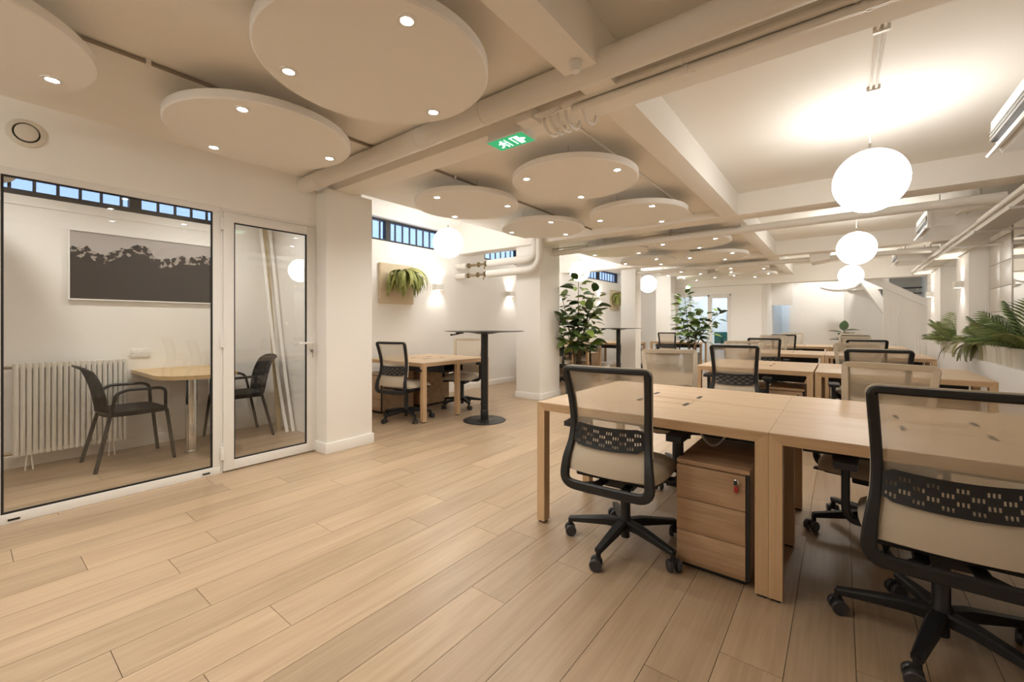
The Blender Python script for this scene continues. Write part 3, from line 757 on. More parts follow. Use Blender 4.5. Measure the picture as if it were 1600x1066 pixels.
# ------------------------------------------------------------------ desks
UW = {}
def desk(x0, x1, y0, y1, label, inner=None, tray=True, group='oak bench desks in rows'):
    """oak bench for two people facing: panels, mitred rails, three legs at each end"""
    t = thing('bench_desk', label, 'desk', (x0, y0, 0), 0, group)
    W, D, H, th, lw = x1 - x0, y1 - y0, 0.74, 0.048, 0.052
    c = D / 2
    for a, b in ((0, c - 0.0012), (c + 0.0012, D)):
        MB().box((0, a, H - 0.005), (W, b, H)).build('desktop', 'oak_x', t, smooth=0)
    zt = H - 0.0055
    for y in (0.0, D - 0.06):
        MB().prism([(0.0006, zt), (W - 0.0006, zt), (W - lw - .0004, H - th), (lw + .0004, H - th)], 'Y', y, y + 0.06).build('edge_rail', 'oak_edge', t, smooth=0)
    for x in (0, W - lw):
        for a, b in ((0.0605, c - 0.03), (c + 0.03, D - 0.0605)):
            MB().box((x, a, H - th), (x + lw, b, zt)).build('end_rail', 'oak_y', t, smooth=0)
    for x, s_ in ((0, 1), (W - lw, -1)):
        for i, y in enumerate((0.0, c - 0.03, D - 0.06)):
            top = zt if i == 1 else None
            xa, xb = (x, x + lw)
            if top: pts = [(xa, 0.012), (xb, 0.012), (xb, zt), (xa, zt)]
            elif s_ > 0: pts = [(xa, 0.012), (xb, 0.012), (xb, H - th - .0006), (xa, zt)]
            else: pts = [(xa, 0.012), (xb, 0.012), (xb, zt), (xa, H - th - .0006)]
            lg = MB().prism(pts, 'Y', y, y + 0.06).build('leg', 'oak_z', t, smooth=0)
            MB().box((xa + 0.008, y + 0.008, 0), (xb - 0.008, y + 0.052, 0.012)).build('glide', 'black_plastic', lg, smooth=0)
    cx = W / 2
    for s_ in (-1, 1):
        yy = c + s_ * 0.15
        MB().box((cx - 0.155, min(yy, yy - s_ * 0.12), H), (cx + 0.155, max(yy, yy - s_ * 0.12), H + 0.0015)).build('cable_flap', 'oak_x', t, smooth=0)
        for q in (-1, 1):
            x = cx + q * 0.14
            MB().box((x - 0.009, yy - 0.045, H + 0.0012), (x + 0.009, yy + 0.045, H + 0.0032)).build('cable_slot', 'black_gasket', t, smooth=0)
    if tray:
        tr = MB().box((0.10, c - 0.17, 0.575), (W - 0.10, c + 0.17, 0.585)).box((0.10, c - 0.18, 0.575), (W - 0.10, c - 0.17, 0.66)).box((0.10, c + 0.17, 0.575), (W - 0.10, c + 0.18, 0.66))
        to = tr.build('cable_tray', 'black_metal', t, smooth=0)
        for j in range(3):
            MB().tube(rounded([(0.2 + 0.3 * j, c - 0.05, 0.60), (0.28 + 0.3 * j, c + 0.05, 0.63), (0.4 + 0.25 * j, c - 0.04, 0.60)], 0.05), 0.008, 6).build('cable', 'black_gasket', to)
    return t
rows = [(2.18, 3.41), (5.24, 6.46), (8.17, 9.39), (11.2, 12.4)]
spans = [((-1.487, -0.2545), (-0.2535, 0.98)), ((-1.335, -0.222), (-0.207, 1.03)), ((-1.38, -0.205), (-0.20, 1.04)), ((-1.38, -0.20), (-0.195, 1.05))]
rn = ['front row', 'second row', 'third row', 'farthest row']
for r_, ((y0, y1), sp) in enumerate(zip(rows, spans)):
    desk(*sp[0], y0, y1, 'oak bench desk of the %s, on the aisle side' % rn[r_])
    desk(*sp[1], y0, y1, 'oak bench desk of the %s, under the globe lamps' % rn[r_])
desk(-5.30, -4.06, 3.47, 4.70, 'oak bench desk under the wall fern beside the high table', group='oak bench desks along the window wall')
desk(-5.40, -4.20, 7.45, 8.68, 'oak bench desk behind the near rubber plant', group='oak bench desks along the window wall')
desk(-4.25, -3.02, 11.85, 13.0, 'oak bench desk behind the far rubber plant', group='oak bench desks along the window wall')
desk(-5.45, -4.25, 10.3, 11.5, 'oak bench desk glimpsed between the slim columns', group='oak bench desks along the window wall')
wc = thing('white_cable', 'thin white cable looping over the front drawer unit', 'cable')
MB().tube(bez((-0.66, 2.56, 0.70), (-0.56, 2.50, 0.40), (-0.46, 2.56, 0.70), 12), 0.006, 6).build('lead', 'cable_white', wc)

# ------------------------------------------------------------------ drawer pedestals (local: front faces -y)
def pedestal_proto():
    t = thing('drawer_pedestal', '', 'drawer unit')
    W, D, H = 0.325, 0.55, 0.545
    MB().box((0.004, 0.016, 0.03), (W - 0.004, D, H - 0.022)).build('carcass', 'oak_ped', t, smooth=0)
    MB().box((0, 0.0, H - 0.02), (W, D, H), 0.002).build('lid', 'oak_ped', t)
    MB().box((0.02, 0.03, 0.004), (W - 0.02, D - 0.02, 0.03)).build('plinth', 'black_plastic', t)
    MB().box((W - 0.016, 0.004, 0.03), (W - 0.001, 0.017, H - 0.022)).build('side_gap', 'black_gasket', t, smooth=0)
    zz = (0.034, 0.195, 0.355, H - 0.025)
    for i in range(3):
        dr = MB().box((0, 0.0, zz[i]), (W - 0.018, 0.016, zz[i + 1] - 0.004), 0.0012).build('drawer', 'oak_ped', t)
        if i == 2:
            rx = Matrix.Rotation(R(90), 4, 'X')
            lk = MB().lathe([(0.012, 0.0), (0.012, 0.006), (0.007, 0.009)], 16, m=Matrix.Translation((W - 0.055, 0, H - 0.06)) @ rx).build('lock', 'chrome', dr)
            MB().box((W - 0.062, -0.03, H - 0.069), (W - 0.05, -0.006, H - 0.051), 0.003).build('key', 'black_plastic', dr)
            MB().box((W - 0.064, -0.012, H - 0.108), (W - 0.048, -0.002, H - 0.080), 0.003).build('key_tag', 'red_plastic', dr)
    return t
ped = pedestal_proto(); ped_used = [False]
def pedestal(x, y, rz, label, group):
    o = ped if not ped_used[0] else copy_tree(ped); ped_used[0] = True
    o.location = (x, y, 0); o.rotation_euler = (0, 0, rz); tag(o, label, 'drawer unit', group)
G1, G2 = 'oak drawer units under the bench desks', 'oak drawer units along the window wall'
pedestal(-0.655, 2.205, 0, 'oak three-drawer unit with keys under the front desk', G1)
pedestal(0.63, 2.22, 0, 'oak drawer unit hidden behind the front chair by the globe side', G1)
pedestal(-0.62, 5.30, 0, 'oak drawer unit under the second row, on the aisle side', G1)
pedestal(0.62, 5.40, 0, 'oak drawer unit under the second row, globe lamp side', G1)
pedestal(-0.60, 8.22, 0, 'oak drawer unit under the third row, aisle side', G1)
pedestal(0.62, 8.25, 0, 'oak drawer unit under the third row, globe lamp side', G1)
pedestal(-5.245, 3.48, 0, 'oak drawer unit with keys partly hidden by the near column', G2)
pedestal(-4.86, 4.68, R(180), 'oak drawer unit turned away under the desk by the wall fern', G2)
pedestal(-4.92, 8.95, 0, 'oak drawer unit behind the second high table', G2)
sb = thing('sideboard', 'tall oak cabinet against the window wall behind the second high table', 'cabinet', (-5.52, 9.0, 0))
MB().box((0, 0, 0.02), (0.5, 0.6, 0.80), 0.003).build('carcass', 'oak_ped', sb)
MB().box((0.02, -0.012, 0.03), (0.48, 0.0, 0.79), 0.002).build('door', 'oak_ped', sb)
MB().box((0.42, -0.024, 0.55), (0.435, -0.012, 0.70)).build('handle', 'black_metal', sb)
for i, (x, y, lab) in enumerate(((-4.98, 7.02, 'white waste bin behind the column with pipes'), (-4.38, 9.20, 'white waste bin before the oak cabinet'))):
    b_ = thing('waste_bin', lab, 'bin', (x, y, 0), 0, 'white waste bins')
    MB().lathe([(0.0, 0.012), (0.095, 0.012), (0.135, 0.33), (0.142, 0.33), (0.10, 0.0), (0.0, 0.0)], 28).build('body', 'white_metal', b_)
    MB().lathe([(0.136, 0.322), (0.150, 0.322), (0.150, 0.338), (0.136, 0.338)], 28, cap=False).build('rim', 'white_metal', b_)

# ------------------------------------------------------------------ task chairs (local: faces +y)
def chair_proto():
    t = thing('office_chair', '', 'chair')
    # back frame: closed loop, swayed forward at the waist
    WP = [(0.44, -0.292, 0.222), (0.52, -0.282, 0.216), (0.61, -0.250, 0.202), (0.70, -0.237, 0.197), (0.80, -0.247, 0.201), (0.90, -0.272, 0.208), (0.985, -0.300, 0.215)]
    def cat(p, t_):
        i = min(int(t_), len(p) - 2); u = t_ - i
        q = [p[max(0, i - 1)], p[i], p[i + 1], p[min(len(p) - 1, i + 2)]]
        return tuple(0.5 * (2 * q[1][k_] + (q[2][k_] - q[0][k_]) * u + (2 * q[0][k_] - 5 * q[1][k_] + 4 * q[2][k_] - q[3][k_]) * u * u + (3 * q[1][k_] - q[0][k_] - 3 * q[2][k_] + q[3][k_]) * u ** 3) for k_ in range(3))
    KZ = [cat(WP, i * (len(WP) - 1) / 30) for i in range(31)]
    side = [Vector((wd, y, z)) for z, y, wd in KZ]
    lowc = bez((0.155, -0.296, 0.388), (0.224, -0.296, 0.388), side[0], 6)
    topc = bez(side[-2], (0.2155, -0.302, 0.990), (0.190, -0.303, 0.990), 5)
    right = lowc[:-1] + side[:-2] + topc
    left = [Vector((-p.x, p.y, p.z)) for p in right]
    top = [Vector((x, -0.303 - 0.012 * (1 - (x / 0.190) ** 2), 0.990)) for x in (0.11, 0.0, -0.11)]
    bot = [Vector((x, -0.297, 0.387)) for x in (-0.08, 0.0, 0.08)]
    loop = right + top + left[::-1] + bot
    def bw(p): return 0.026 if p.z > 0.975 else (0.034 if p.z > 0.6 else (0.034 + 0.014 * min(1, (0.6 - p.z) / 0.15)))
    MB().sweep(loop, [bw(p) for p in loop], 0.026, (0, 1, 0), True).build('back_frame', 'black_plastic', t)
    # fabric edge seen from the front
    ed = [Vector((p.x, p.y + 0.020, p.z)) for p in right if p.z > 0.56] + [p + Vector((0, 0.02, 0)) for p in top] + [Vector((p.x, p.y + 0.020, p.z)) for p in left[::-1] if p.z > 0.56]
    MB().sweep(ed, 0.036, 0.010, (0, 1, 0)).build('fabric_edge', 'beige_edge', t)
    # net
    def prof(z):
        for (z0, y0, w0), (z1, y1, w1) in zip(KZ[:-1], KZ[1:]):
            if z0 <= z <= z1:
                s_ = (z - z0) / (z1 - z0); return y0 + (y1 - y0) * s_, w0 + (w1 - w0) * s_
        return KZ[-1][1], KZ[-1][2]
    N, K = 12, 14
    def sheet(z0, z1, name, mat, off, bow, wf=1.0, th=0.002):
        vs = []; fs = []
        for k in range(K + 1):
            z = z0 + (z1 - z0) * k / K; y, wd = prof(z)
            for i in range(N + 1):
                u = -1 + 2 * i / N
                vs.append((u * wd * wf, y + off - bow * (1 - u * u), z))
        for k in range(K):
            for i in range(N):
                a = k * (N + 1) + i; fs.append((a, a + 1, a + N + 2, a + N + 1))
        if th:
            m_ = len(vs)
            vs += [(x, y - th, z) for x, y, z in vs]
            fs += [tuple(m_ + i for i in f[::-1]) for f in fs]
            rim = list(range(N + 1)) + [k * (N + 1) + N for k in range(1, K + 1)] + [K * (N + 1) + i for i in range(N - 1, -1, -1)] + [k * (N + 1) for k in range(K - 1, 0, -1)]
            for a, b in zip(rim, rim[1:] + rim[:1]): fs.append((a, b, m_ + b, m_ + a))
        return MB().add(vs, fs).build(name, mat, t, smooth=60)
    sheet(0.60, 0.982, 'back_net', 'beige_net', 0.016, 0.022, th=0)
    sheet(0.462, 0.605, 'back_pad', 'beige_fabric', 0.030, 0.03, 0.93, 0.02)
    # lumbar band with slots
    nxc, nz = 66, 16
    lum = MB(); vs = []; fs = []
    def lp(i, j):
        u = -1 + 2 * i / nxc; q = j / nz
        edge = 0.35 * max(0, (abs(u) - 0.80) / 0.20)
        z = 0.598 + (0.112 - 0.0) * q
        z = 0.652 + (z - 0.652) * (1 - edge)
        y, wd = prof(z)
        return (u * wd * 0.97, y - 0.006 - 0.030 * (1 - u * u), z - 0.01 * (1 - u * u))
    for j in range(nz + 1):
        for i in range(nxc + 1): vs.append(lp(i, j))
    for j in range(nz):
        for i in range(nxc):
            ci, cj = i // 2, (j - 2) // 3
            block = (i - 3) // 6
            inx = 3 <= i < nxc - 3 and 2 <= j < nz - 2 and (i % 2 == 1) and (j - 2) % 3 != 2 and (block + cj) % 2 == 0
            if inx: continue
            a = j * (nxc + 1) + i; fs.append((a, a + 1, a + nxc + 2, a + nxc + 1))
    lo_ = lum.add(vs, fs).build('lumbar_support', 'black_plastic', t, smooth=60)
    # seat
    nx, ny = 14, 14; vs = []; fs = []
    for lay in (0, 1):
        for i in range(nx + 1):
            for j in range(ny + 1):
                u = -1 + 2 * i / nx; v_ = -1 + 2 * j / ny
                q = 1 - 0.12 * (u * u * v_ * v_)
                x = u * 0.245 * q; y = 0.015 + v_ * 0.245 * q
                e = (abs(u) ** 6 + abs(v_) ** 6) ** (1 / 6)
                e = min(1, e)
                z = (0.452 + 0.045 * (1 - e ** 5) + 0.012 * (v_ < -.5) * 0 - 0.02 * max(0, v_) ** 4) if lay else (0.43 - 0.015 * max(0, v_) ** 4)
                vs.append((x, y, z))
    m_ = (nx + 1) * (ny + 1)
    for i in range(nx):
        for j in range(ny):
            a = i * (ny + 1) + j
            fs.append((m_ + a, m_ + a + ny + 1, m_ + a + ny + 2, m_ + a + 1)); fs.append((a, a + 1, a + ny + 2, a + ny + 1))
    rim = [i * (ny + 1) for i in range(nx + 1)] + [nx * (ny + 1) + j for j in range(1, ny + 1)] + [i * (ny + 1) + ny for i in range(nx - 1, -1, -1)] + [j for j in range(ny - 1, 0, -1)]
    for a, b in zip(rim, rim[1:] + rim[:1]): fs.append((a, b, m_ + b, m_ + a))
    # lay 0 is the underside here
    for q in range(m_): vs[q], vs[m_ + q] = vs[m_ + q], vs[q]
    vs = [(x, y, (z if q >= m_ else z)) for q, (x, y, z) in enumerate(vs)]
    MB().add(vs, fs).build('seat', 'beige_fabric', t, smooth=60)
    poly = [(0.20, -0.19), (0.215, -0.17), (0.215, 0.2), (0.18, 0.235), (-0.18, 0.235), (-0.215, 0.2), (-0.215, -0.17), (-0.20, -0.19)]
    MB().prism(poly, 'Z', 0.405, 0.432).build('seat_shell', 'black_plastic', t)
    mech = MB().box((-0.085, -0.12, 0.345), (0.085, 0.13, 0.405), 0.012)
    for s_ in (-1, 1): mech.sweep([(s_ * 0.07, -0.08, 0.375), (s_ * 0.075, -0.2, 0.38), (s_ * 0.11, -0.285, 0.395)], 0.045, 0.02, (0, 0, 1))
    mo = mech.build('tilt_mechanism', 'black_plastic', t)
    MB().tube([(0.08, 0.05, 0.375), (0.24, 0.05, 0.372)], 0.007, 6).box((0.21, 0.03, 0.362), (0.285, 0.075, 0.376), 0.004).build('lever', 'black_plastic', mo)
    for s_ in (-1, 1):
        up = rounded([(s_ * 0.15, 0.03, 0.392), (s_ * 0.262, 0.03, 0.395), (s_ * 0.285, 0.02, 0.43), (s_ * 0.285, 0.01, 0.635)], 0.04, 4)
        ar = MB().sweep(up, 0.03, 0.05, (0, 1, 0)).build('arm_post', 'black_plastic', t)
        pad = [(s_ * 0.285 + x, y) for x, y in ((-0.038, -0.11), (0.036, -0.115), (0.044, -0.02), (0.04, 0.10), (0.02, 0.145), (-0.02, 0.14), (-0.04, 0.09), (-0.045, -0.03))]
        MB().prism(pad, 'Z', 0.635, 0.662).build('arm_pad', 'black_plastic', t)
    MB().lathe([(0.0, 0.045), (0.024, 0.045), (0.024, 0.10), (0.034, 0.10), (0.036, 0.145), (0.027, 0.16), (0.027, 0.35), (0.0, 0.35)], 20).build('gas_column', 'black_metal', t)
    leg = MB().sweep([(0.02, 0, 0.118), (0.10, 0, 0.120), (0.22, 0, 0.105), (0.315, 0, 0.092)], [0.056, 0.052, 0.042, 0.034], [0.05, 0.045, 0.034, 0.026], (0, 0, 1), False, 0.18).tube([(0.31, 0, 0.095), (0.31, 0, 0.055)], 0.013, 8)
    lm = leg.mesh('base_leg', 'black_plastic')
    ca = MB().box((-0.012, -0.013, 0.028), (0.02, 0.013, 0.064), 0.008)
    cm = ca.mesh('caster', 'black_plastic')
    wm = MB().lathe([(0.0, -0.010), (0.026, -0.011), (0.0305, -0.007), (0.0305, 0.007), (0.026, 0.011), (0.0, 0.010)], 20, m=Matrix.Rotation(R(90), 4, 'X')).mesh('wheel', 'dark_wheel')
    for k_ in range(5):
        a = R(36 + 72 * k_)
        inst('base_leg', lm, t, (0, 0, 0), (0, 0, a))
        c1 = inst('caster', cm, t, (0.318 * math.cos(a), 0.318 * math.sin(a), 0), (0, 0, a + R((40, 100, 200, 290, 150)[k_])))
        for s_ in (-1, 1): inst('wheel', wm, c1, (0.008, s_ * 0.021, 0.0305))
    return t
proto = chair_proto(); used = [False]
def chair(x, y, rz, label, group, dz=0.0, base=0.0):
    o = proto if not used[0] else copy_tree(proto); used[0] = True
    o.location = (x, y, 0); o.rotation_euler = (0, 0, R(rz)); tag(o, label, 'chair', group)
    for ch in o.children:
        nm = ch.name.split('.')[0]
        if nm in ('base_leg', 'caster'):
            a = R(base)
            ch.location = Matrix.Rotation(a, 4, 'Z') @ (Vector(ch.location)) if used[0] and base else ch.location
            if base: ch.rotation_euler = (0, 0, ch.rotation_euler.z + a)
        elif dz and nm != 'gas_column': ch.location.z += dz
    return o
GA, GB = 'beige mesh office chairs at the desk rows', 'beige mesh office chairs along the window wall'
# copies are taken from an untouched prototype, so keep the first one plain
chair(0.30, 2.27, 0, 'big beige mesh office chair cut by the picture edge', GA)
chair(-0.945, 2.25, 3, 'beige mesh office chair beside the front drawer unit', GA, 0.0, 13)
chair(-1.04, 3.48, 208, 'beige mesh office chair facing across the front desk, aisle side', GA, -0.005, 20)
chair(0.16, 3.20, 166, 'beige mesh office chair facing across the front desk, globe side', GA, -0.03, 0)
chair(-0.90, 5.19, 4, 'beige mesh office chair at the near side of the second row, aisle desk', GA, 0, 30)
chair(0.23, 5.07, 4, 'beige mesh office chair at the near side of the second row, globe side', GA, 0, 10)
chair(-0.98, 6.40, 203, 'beige mesh office chair at the far side of the second row, aisle desk', GA, -0.02, 0)
chair(0.20, 6.46, 190, 'beige mesh office chair at the far side of the second row, globe side', GA, -0.02, 0)
chair(-0.97, 8.02, 2, 'beige mesh office chair at the near side of the third row, aisle desk', GA)
chair(0.30, 8.05, -3, 'beige mesh office chair at the near side of the third row, globe side', GA)
chair(-0.98, 9.45, 195, 'beige mesh office chair at the far side of the third row, aisle desk', GA)
chair(0.22, 9.42, 186, 'beige mesh office chair at the far side of the third row, globe side', GA)
chair(-0.98, 11.02, 2, 'beige mesh office chair at the near side of the farthest row, aisle desk', GA)
chair(0.22, 11.0, 0, 'beige mesh office chair at the near side of the farthest row, globe side', GA)
chair(-0.92, 12.5, 190, 'beige mesh office chair at the far side of the farthest row, aisle desk', GA)
chair(0.20, 12.5, 180, 'beige mesh office chair at the far side of the farthest row, globe side', GA)
chair(-4.42, 3.50, 12, 'beige mesh office chair with its back to us at the desk under the fern', GB, 0, 5)
chair(-4.46, 4.56, 205, 'beige mesh office chair on the far side of the desk under the fern', GB, 0, 20)
chair(-4.55, 7.45, 8, 'beige mesh office chair behind the near rubber plant pot', GB)
chair(-4.66, 8.42, 200, 'beige mesh office chair with dark arms between plant and second high table', GB, 0, 12)
chair(-4.72, 11.6, 185, 'beige mesh office chair glimpsed between the slim columns', GB)
chair(-3.72, 11.78, 10, 'beige mesh office chair behind the far rubber plant', GB)

# ------------------------------------------------------------------ high tables
def high_table(x, y, label):
    t = thing('high_table', label, 'table', (x, y, 0), 0, 'black standing tables')
    MB().lathe([(0.0, 0.0), (0.265, 0.0), (0.27, 0.006), (0.262, 0.012), (0.06, 0.014), (0.045, 0.02), (0.0, 0.02)], 56).build('base_plate', 'black_metal', t)
    MB().lathe([(0.05, 0.015), (0.05, 0.13), (0.046, 0.135), (0.046, 1.10), (0.0, 1.10)], 28).build('post', 'black_metal', t)
    MB().lathe([(0.0, 1.095), (0.10, 1.097), (0.19, 1.115), (0.47, 1.126), (0.505, 1.131), (0.505, 1.135), (0.0, 1.136)], 64).build('tabletop', 'black_metal', t)
    MB().box((-0.31, -0.20, 1.098), (-0.24, -0.13, 1.12), 0.004).tube([(-0.275, -0.165, 1.10), (-0.34, -0.22, 1.085)], 0.008, 6).tube([(-0.34, -0.22, 1.085), (-0.37, -0.24, 1.085)], 0.011, 8).build('crank_handle', 'black_metal', t)
high_table(-3.58, 4.064, 'black high table with round foot beside the fern desk')
high_table(-3.9, 8.90, 'black high table behind the near rubber plant')

# ------------------------------------------------------------------ plants
def leaf_mesh(name, L, W, mat, fold=0.35, droop=0.35, n=6):
    vs = []; fs = []
    for i in range(n + 1):
        s_ = i / n; wd = W * (math.sin(math.pi * s_ ** 0.85) ** 0.75) if 0 < i < n else 0.001
        y = L * s_; z = -droop * L * s_ * s_
        vs += [(-wd, y, z + fold * wd), (0, y, z), (wd, y, z + fold * wd)]
    for i in range(n):
        a = i * 3; fs += [(a, a + 1, a + 4, a + 3), (a + 1, a + 2, a + 5, a + 4)]
    me = bpy.data.meshes.new(name); me.from_pydata(vs, [], fs); me.materials.append(MATS[mat]); me.shade_smooth()
    return me
rl = [leaf_mesh('leaf', 0.215, 0.062, 'rubber_leaf', 0.3, 0.25), leaf_mesh('leaf', 0.185, 0.056, 'rubber_leaf', 0.2, 0.5), leaf_mesh('leaf', 0.235, 0.066, 'rubber_leaf', 0.35, 0.1)]
def rubber_plant(x, y, h, spread, seed, label, plabel, stems):
    pot = thing('planter', plabel, 'planter', (x, y, 0), R(8), 'tall dark planters')
    w0, w1, hp = 0.15, 0.19, 0.50
    for k_ in range(4):
        a = k_ * math.pi / 2; m_ = Matrix.Rotation(a, 4, 'Z')
        q = [m_ @ Vector(p) for p in ((-w0, -w0, 0), (w0, -w0, 0), (w1, -w1, hp), (-w1, -w1, hp), (-w0 + .02, -w0 + .02, 0), (w0 - .02, -w0 + .02, 0), (w1 - .022, -w1 + .022, hp), (-w1 + .022, -w1 + .022, hp))]
        MB().add(q, [(0, 1, 2, 3), (5, 4, 7, 6), (3, 2, 6, 7), (0, 4, 5, 1), (1, 5, 6, 2), (0, 3, 7, 4)]).build('side_panel', 'zinc_planter', pot, smooth=0)
    MB().box((-w1 + 0.02, -w1 + 0.02, hp - 0.06), (w1 - 0.02, w1 - 0.02, hp - 0.04)).build('soil', 'soil', pot)
    t = thing('rubber_plant', label, 'plant', (x, y, hp - 0.045), 0, 'rubber plants in the aisle')
    rd = random.Random(seed)
    for (ax, ay, hh, lean) in stems:
        base = Vector((ax * 0.3, ay * 0.3, 0)); tip = Vector((ax + lean[0], ay + lean[1], hh))
        midp = Vector((ax * 0.7, ay * 0.7, hh * 0.5))
        pts = bez(base, midp, tip, 12)
        MB().tube(pts, [0.013 - 0.0007 * i for i in range(13)], 6).build('stem', 'bark', t)
        z0 = 0.34
        nl = int(max(16, (hh - z0 + 0.15) * 34))
        for i in range(nl):
            s_ = max(0.0, (z0 / hh)) + (1 - z0 / hh) * (i + 0.3) / nl
            s_ = min(s_, 1.0)
            k_ = s_ * 12; p = pts[min(11, int(k_))].lerp(pts[min(12, int(k_) + 1)], k_ - int(k_))
            az = i * 2.4 + rd.uniform(-0.4, 0.4); el = rd.uniform(-0.25, 0.5) + 0.8 * max(0, s_ - 0.8) / 0.2 * 0.8
            pet = rd.uniform(0.05, 0.21) * spread * (1.2 - 0.65 * s_)
            d_ = Vector((math.cos(az) * math.cos(el), math.sin(az) * math.cos(el), math.sin(el)))
            q = p + d_ * pet
            lf = inst('leaf', rl[i % 3], t, q, Euler((el, rd.uniform(-0.6, 0.6), az - math.pi / 2), 'XYZ'))
            sc_ = rd.uniform(0.85, 1.15); lf.scale = (sc_, sc_, sc_)
    return t
rubber_plant(-3.63, 6.56, 1.5, 1.2, 5, 'leafy rubber plant beside the column with pipes', 'tall dark grey planter beside the column with pipes',
             [(0.02, 0.0, 1.55, (0, 0)), (0.12, 0.05, 1.30, (0.14, 0.06)), (-0.14, -0.03, 1.20, (-0.12, -0.04)), (0.10, -0.1, 0.95, (0.26, -0.06)), (-0.12, 0.1, 0.85, (-0.30, 0.0)), (0.02, 0.1, 1.05, (0.05, 0.22)), (0.0, -0.12, 0.9, (-0.06, -0.24))])
rubber_plant(-3.02, 11.4, 1.5, 1.25, 11, 'leafy rubber plant in front of the glazed office', 'dark grey planter of the rubber plant in front of the glazed office',
             [(-0.12, 0.0, 1.55, (-0.06, 0)), (-0.2, 0.05, 1.25, (-0.14, 0.06)), (0.12, -0.03, 1.05, (0.16, -0.04)), (0.2, 0.1, 1.05, (0.42, 0.1)), (-0.1, 0.1, 0.8, (-0.15, 0.1)), (0.1, -0.1, 0.75, (0.22, -0.14))])

def frond_mesh(name, L, nleaf, ll, lw, arch, mat, droop=0.25, taper=True):
    """one pinnate leaf: arched rachis with leaflets both sides, growing along +y"""
    mb = MB(); pts = []
    for i in range(11):
        s_ = i / 10; pts.append(Vector((0, L * s_ * (1 - 0.18 * s_ * abs(arch)), L * (0.35 * s_ - arch * s_ * s_))))
    mb.tube(pts, [0.004 * (1 - 0.07 * i) for i in range(11)], 4)
    for i in range(nleaf):
        s_ = 0.12 + 0.88 * i / (nleaf - 1); k_ = s_ * 10
        p = pts[min(9, int(k_))].lerp(pts[min(10, int(k_) + 1)], k_ - int(k_))
        t_ = (pts[min(10, int(k_) + 1)] - pts[max(0, int(k_) - 1)]).normalized()
        l_ = ll * (math.sin(math.pi * (0.12 + 0.84 * s_)) if taper else 1)
        for sd in (-1, 1):
            d_ = (Vector((sd, 0, 0)) * 0.8 + t_ * 0.55 + Vector((0, 0, -droop))).normalized()
            wv = t_ * lw
            a, b = p - wv * 0.3, p + wv * 0.3; m1 = p + d_ * l_ * 0.5
            mb.add([a, b, m1 + wv * 0.55 + Vector((0, 0, 0.004)), p + d_ * l_ + Vector((0, 0, -0.15 * l_)), m1 - wv * 0.55], [(0, 1, 2, 3, 4)])
    me = bpy.data.meshes.new(name); me.from_pydata(mb.v, [], mb.f); me.materials.append(MATS[mat]); me.shade_smooth(); return me
def fern_mesh(name, L, nleaf, ll, lw, a0, a1, mat):
    """one hanging fern frond: rachis curving over from angle a0 to a1, close short leaflets both sides"""
    mb = MB(); pts = [Vector((0, 0, 0))]; n_ = 14
    for i in range(n_):
        an = R(a0 + (a1 - a0) * (i / (n_ - 1)) ** 0.8); pts.append(pts[-1] + Vector((0, math.cos(an), math.sin(an))) * L / n_)
    mb.tube(pts, [0.003 * (1 - 0.06 * i) for i in range(n_ + 1)], 4)
    for i in range(nleaf):
        s_ = 0.10 + 0.90 * i / (nleaf - 1); k_ = s_ * n_; j = min(n_ - 1, int(k_))
        p = pts[j].lerp(pts[j + 1], k_ - j); t_ = (pts[j + 1] - pts[j]).normalized()
        l_ = ll * (1.0 - 0.85 * s_ ** 1.5) * min(1, 0.35 + 4 * s_)
        nrm = Vector((1, 0, 0)).cross(t_)
        for sd in (-1, 1):
            d_ = (Vector((sd, 0, 0)) * 0.9 + t_ * 0.4 - nrm * 0.25).normalized(); wv = t_ * lw
            m1 = p + d_ * l_ * 0.45
            mb.add([p - wv * 0.35, p + wv * 0.35, m1 + wv * 0.5, p + d_ * l_, m1 - wv * 0.5], [(0, 1, 2, 3, 4)])
    me = bpy.data.meshes.new(name); me.from_pydata(mb.v, [], mb.f); me.materials.append(MATS[mat]); me.shade_smooth(); return me
fern_f = [fern_mesh('frond', L, 30, 0.055, 0.015, a0, a1, 'fern_leaf') for L, a0, a1 in ((0.42, 55, -95), (0.36, 40, -100), (0.46, 70, -95), (0.34, 15, -95))]
def hanging_fern(y, z, label, plabel, seed):
    pn = thing('fern_panel', plabel, 'wall panel', (XW, y, z), 0, 'square pale panels for wall ferns')
    MB().box((0, -0.32, -0.31), (0.05, 0.32, 0.31), 0.012).build('panel', 'cork_panel', pn)
    MB().lathe([(0.07, 0.0), (0.085, 0.12), (0.078, 0.12), (0.06, 0.02)], 18, (0.13, 0.02, -0.02), cap=False).build('pocket', 'cork_panel', pn)
    t = thing('hanging_fern', label, 'fern', (XW + 0.14, y + 0.02, z + 0.10), 0, 'ferns on wall panels')
    rd = random.Random(seed)
    for i in range(90):
        az = rd.uniform(-100, 100); el = rd.uniform(-12, 12)
        f_ = inst('frond', fern_f[i % 4], t, (0, rd.uniform(-.03, .03), rd.uniform(-.02, .02)), Euler((R(el), R(rd.uniform(-25, 25)), R(az - 90)), 'XYZ'))
        s_ = rd.uniform(1.0, 1.45); f_.scale = (s_, s_, s_)
hanging_fern(4.19, 1.85, 'drooping yellow-green fern on the panel near the barred window', 'square pale panel near the barred window', 3)
hanging_fern(12.35, 1.96, 'dark fern on the panel half hidden by a slim column', 'square pale panel half hidden by a slim column', 8)

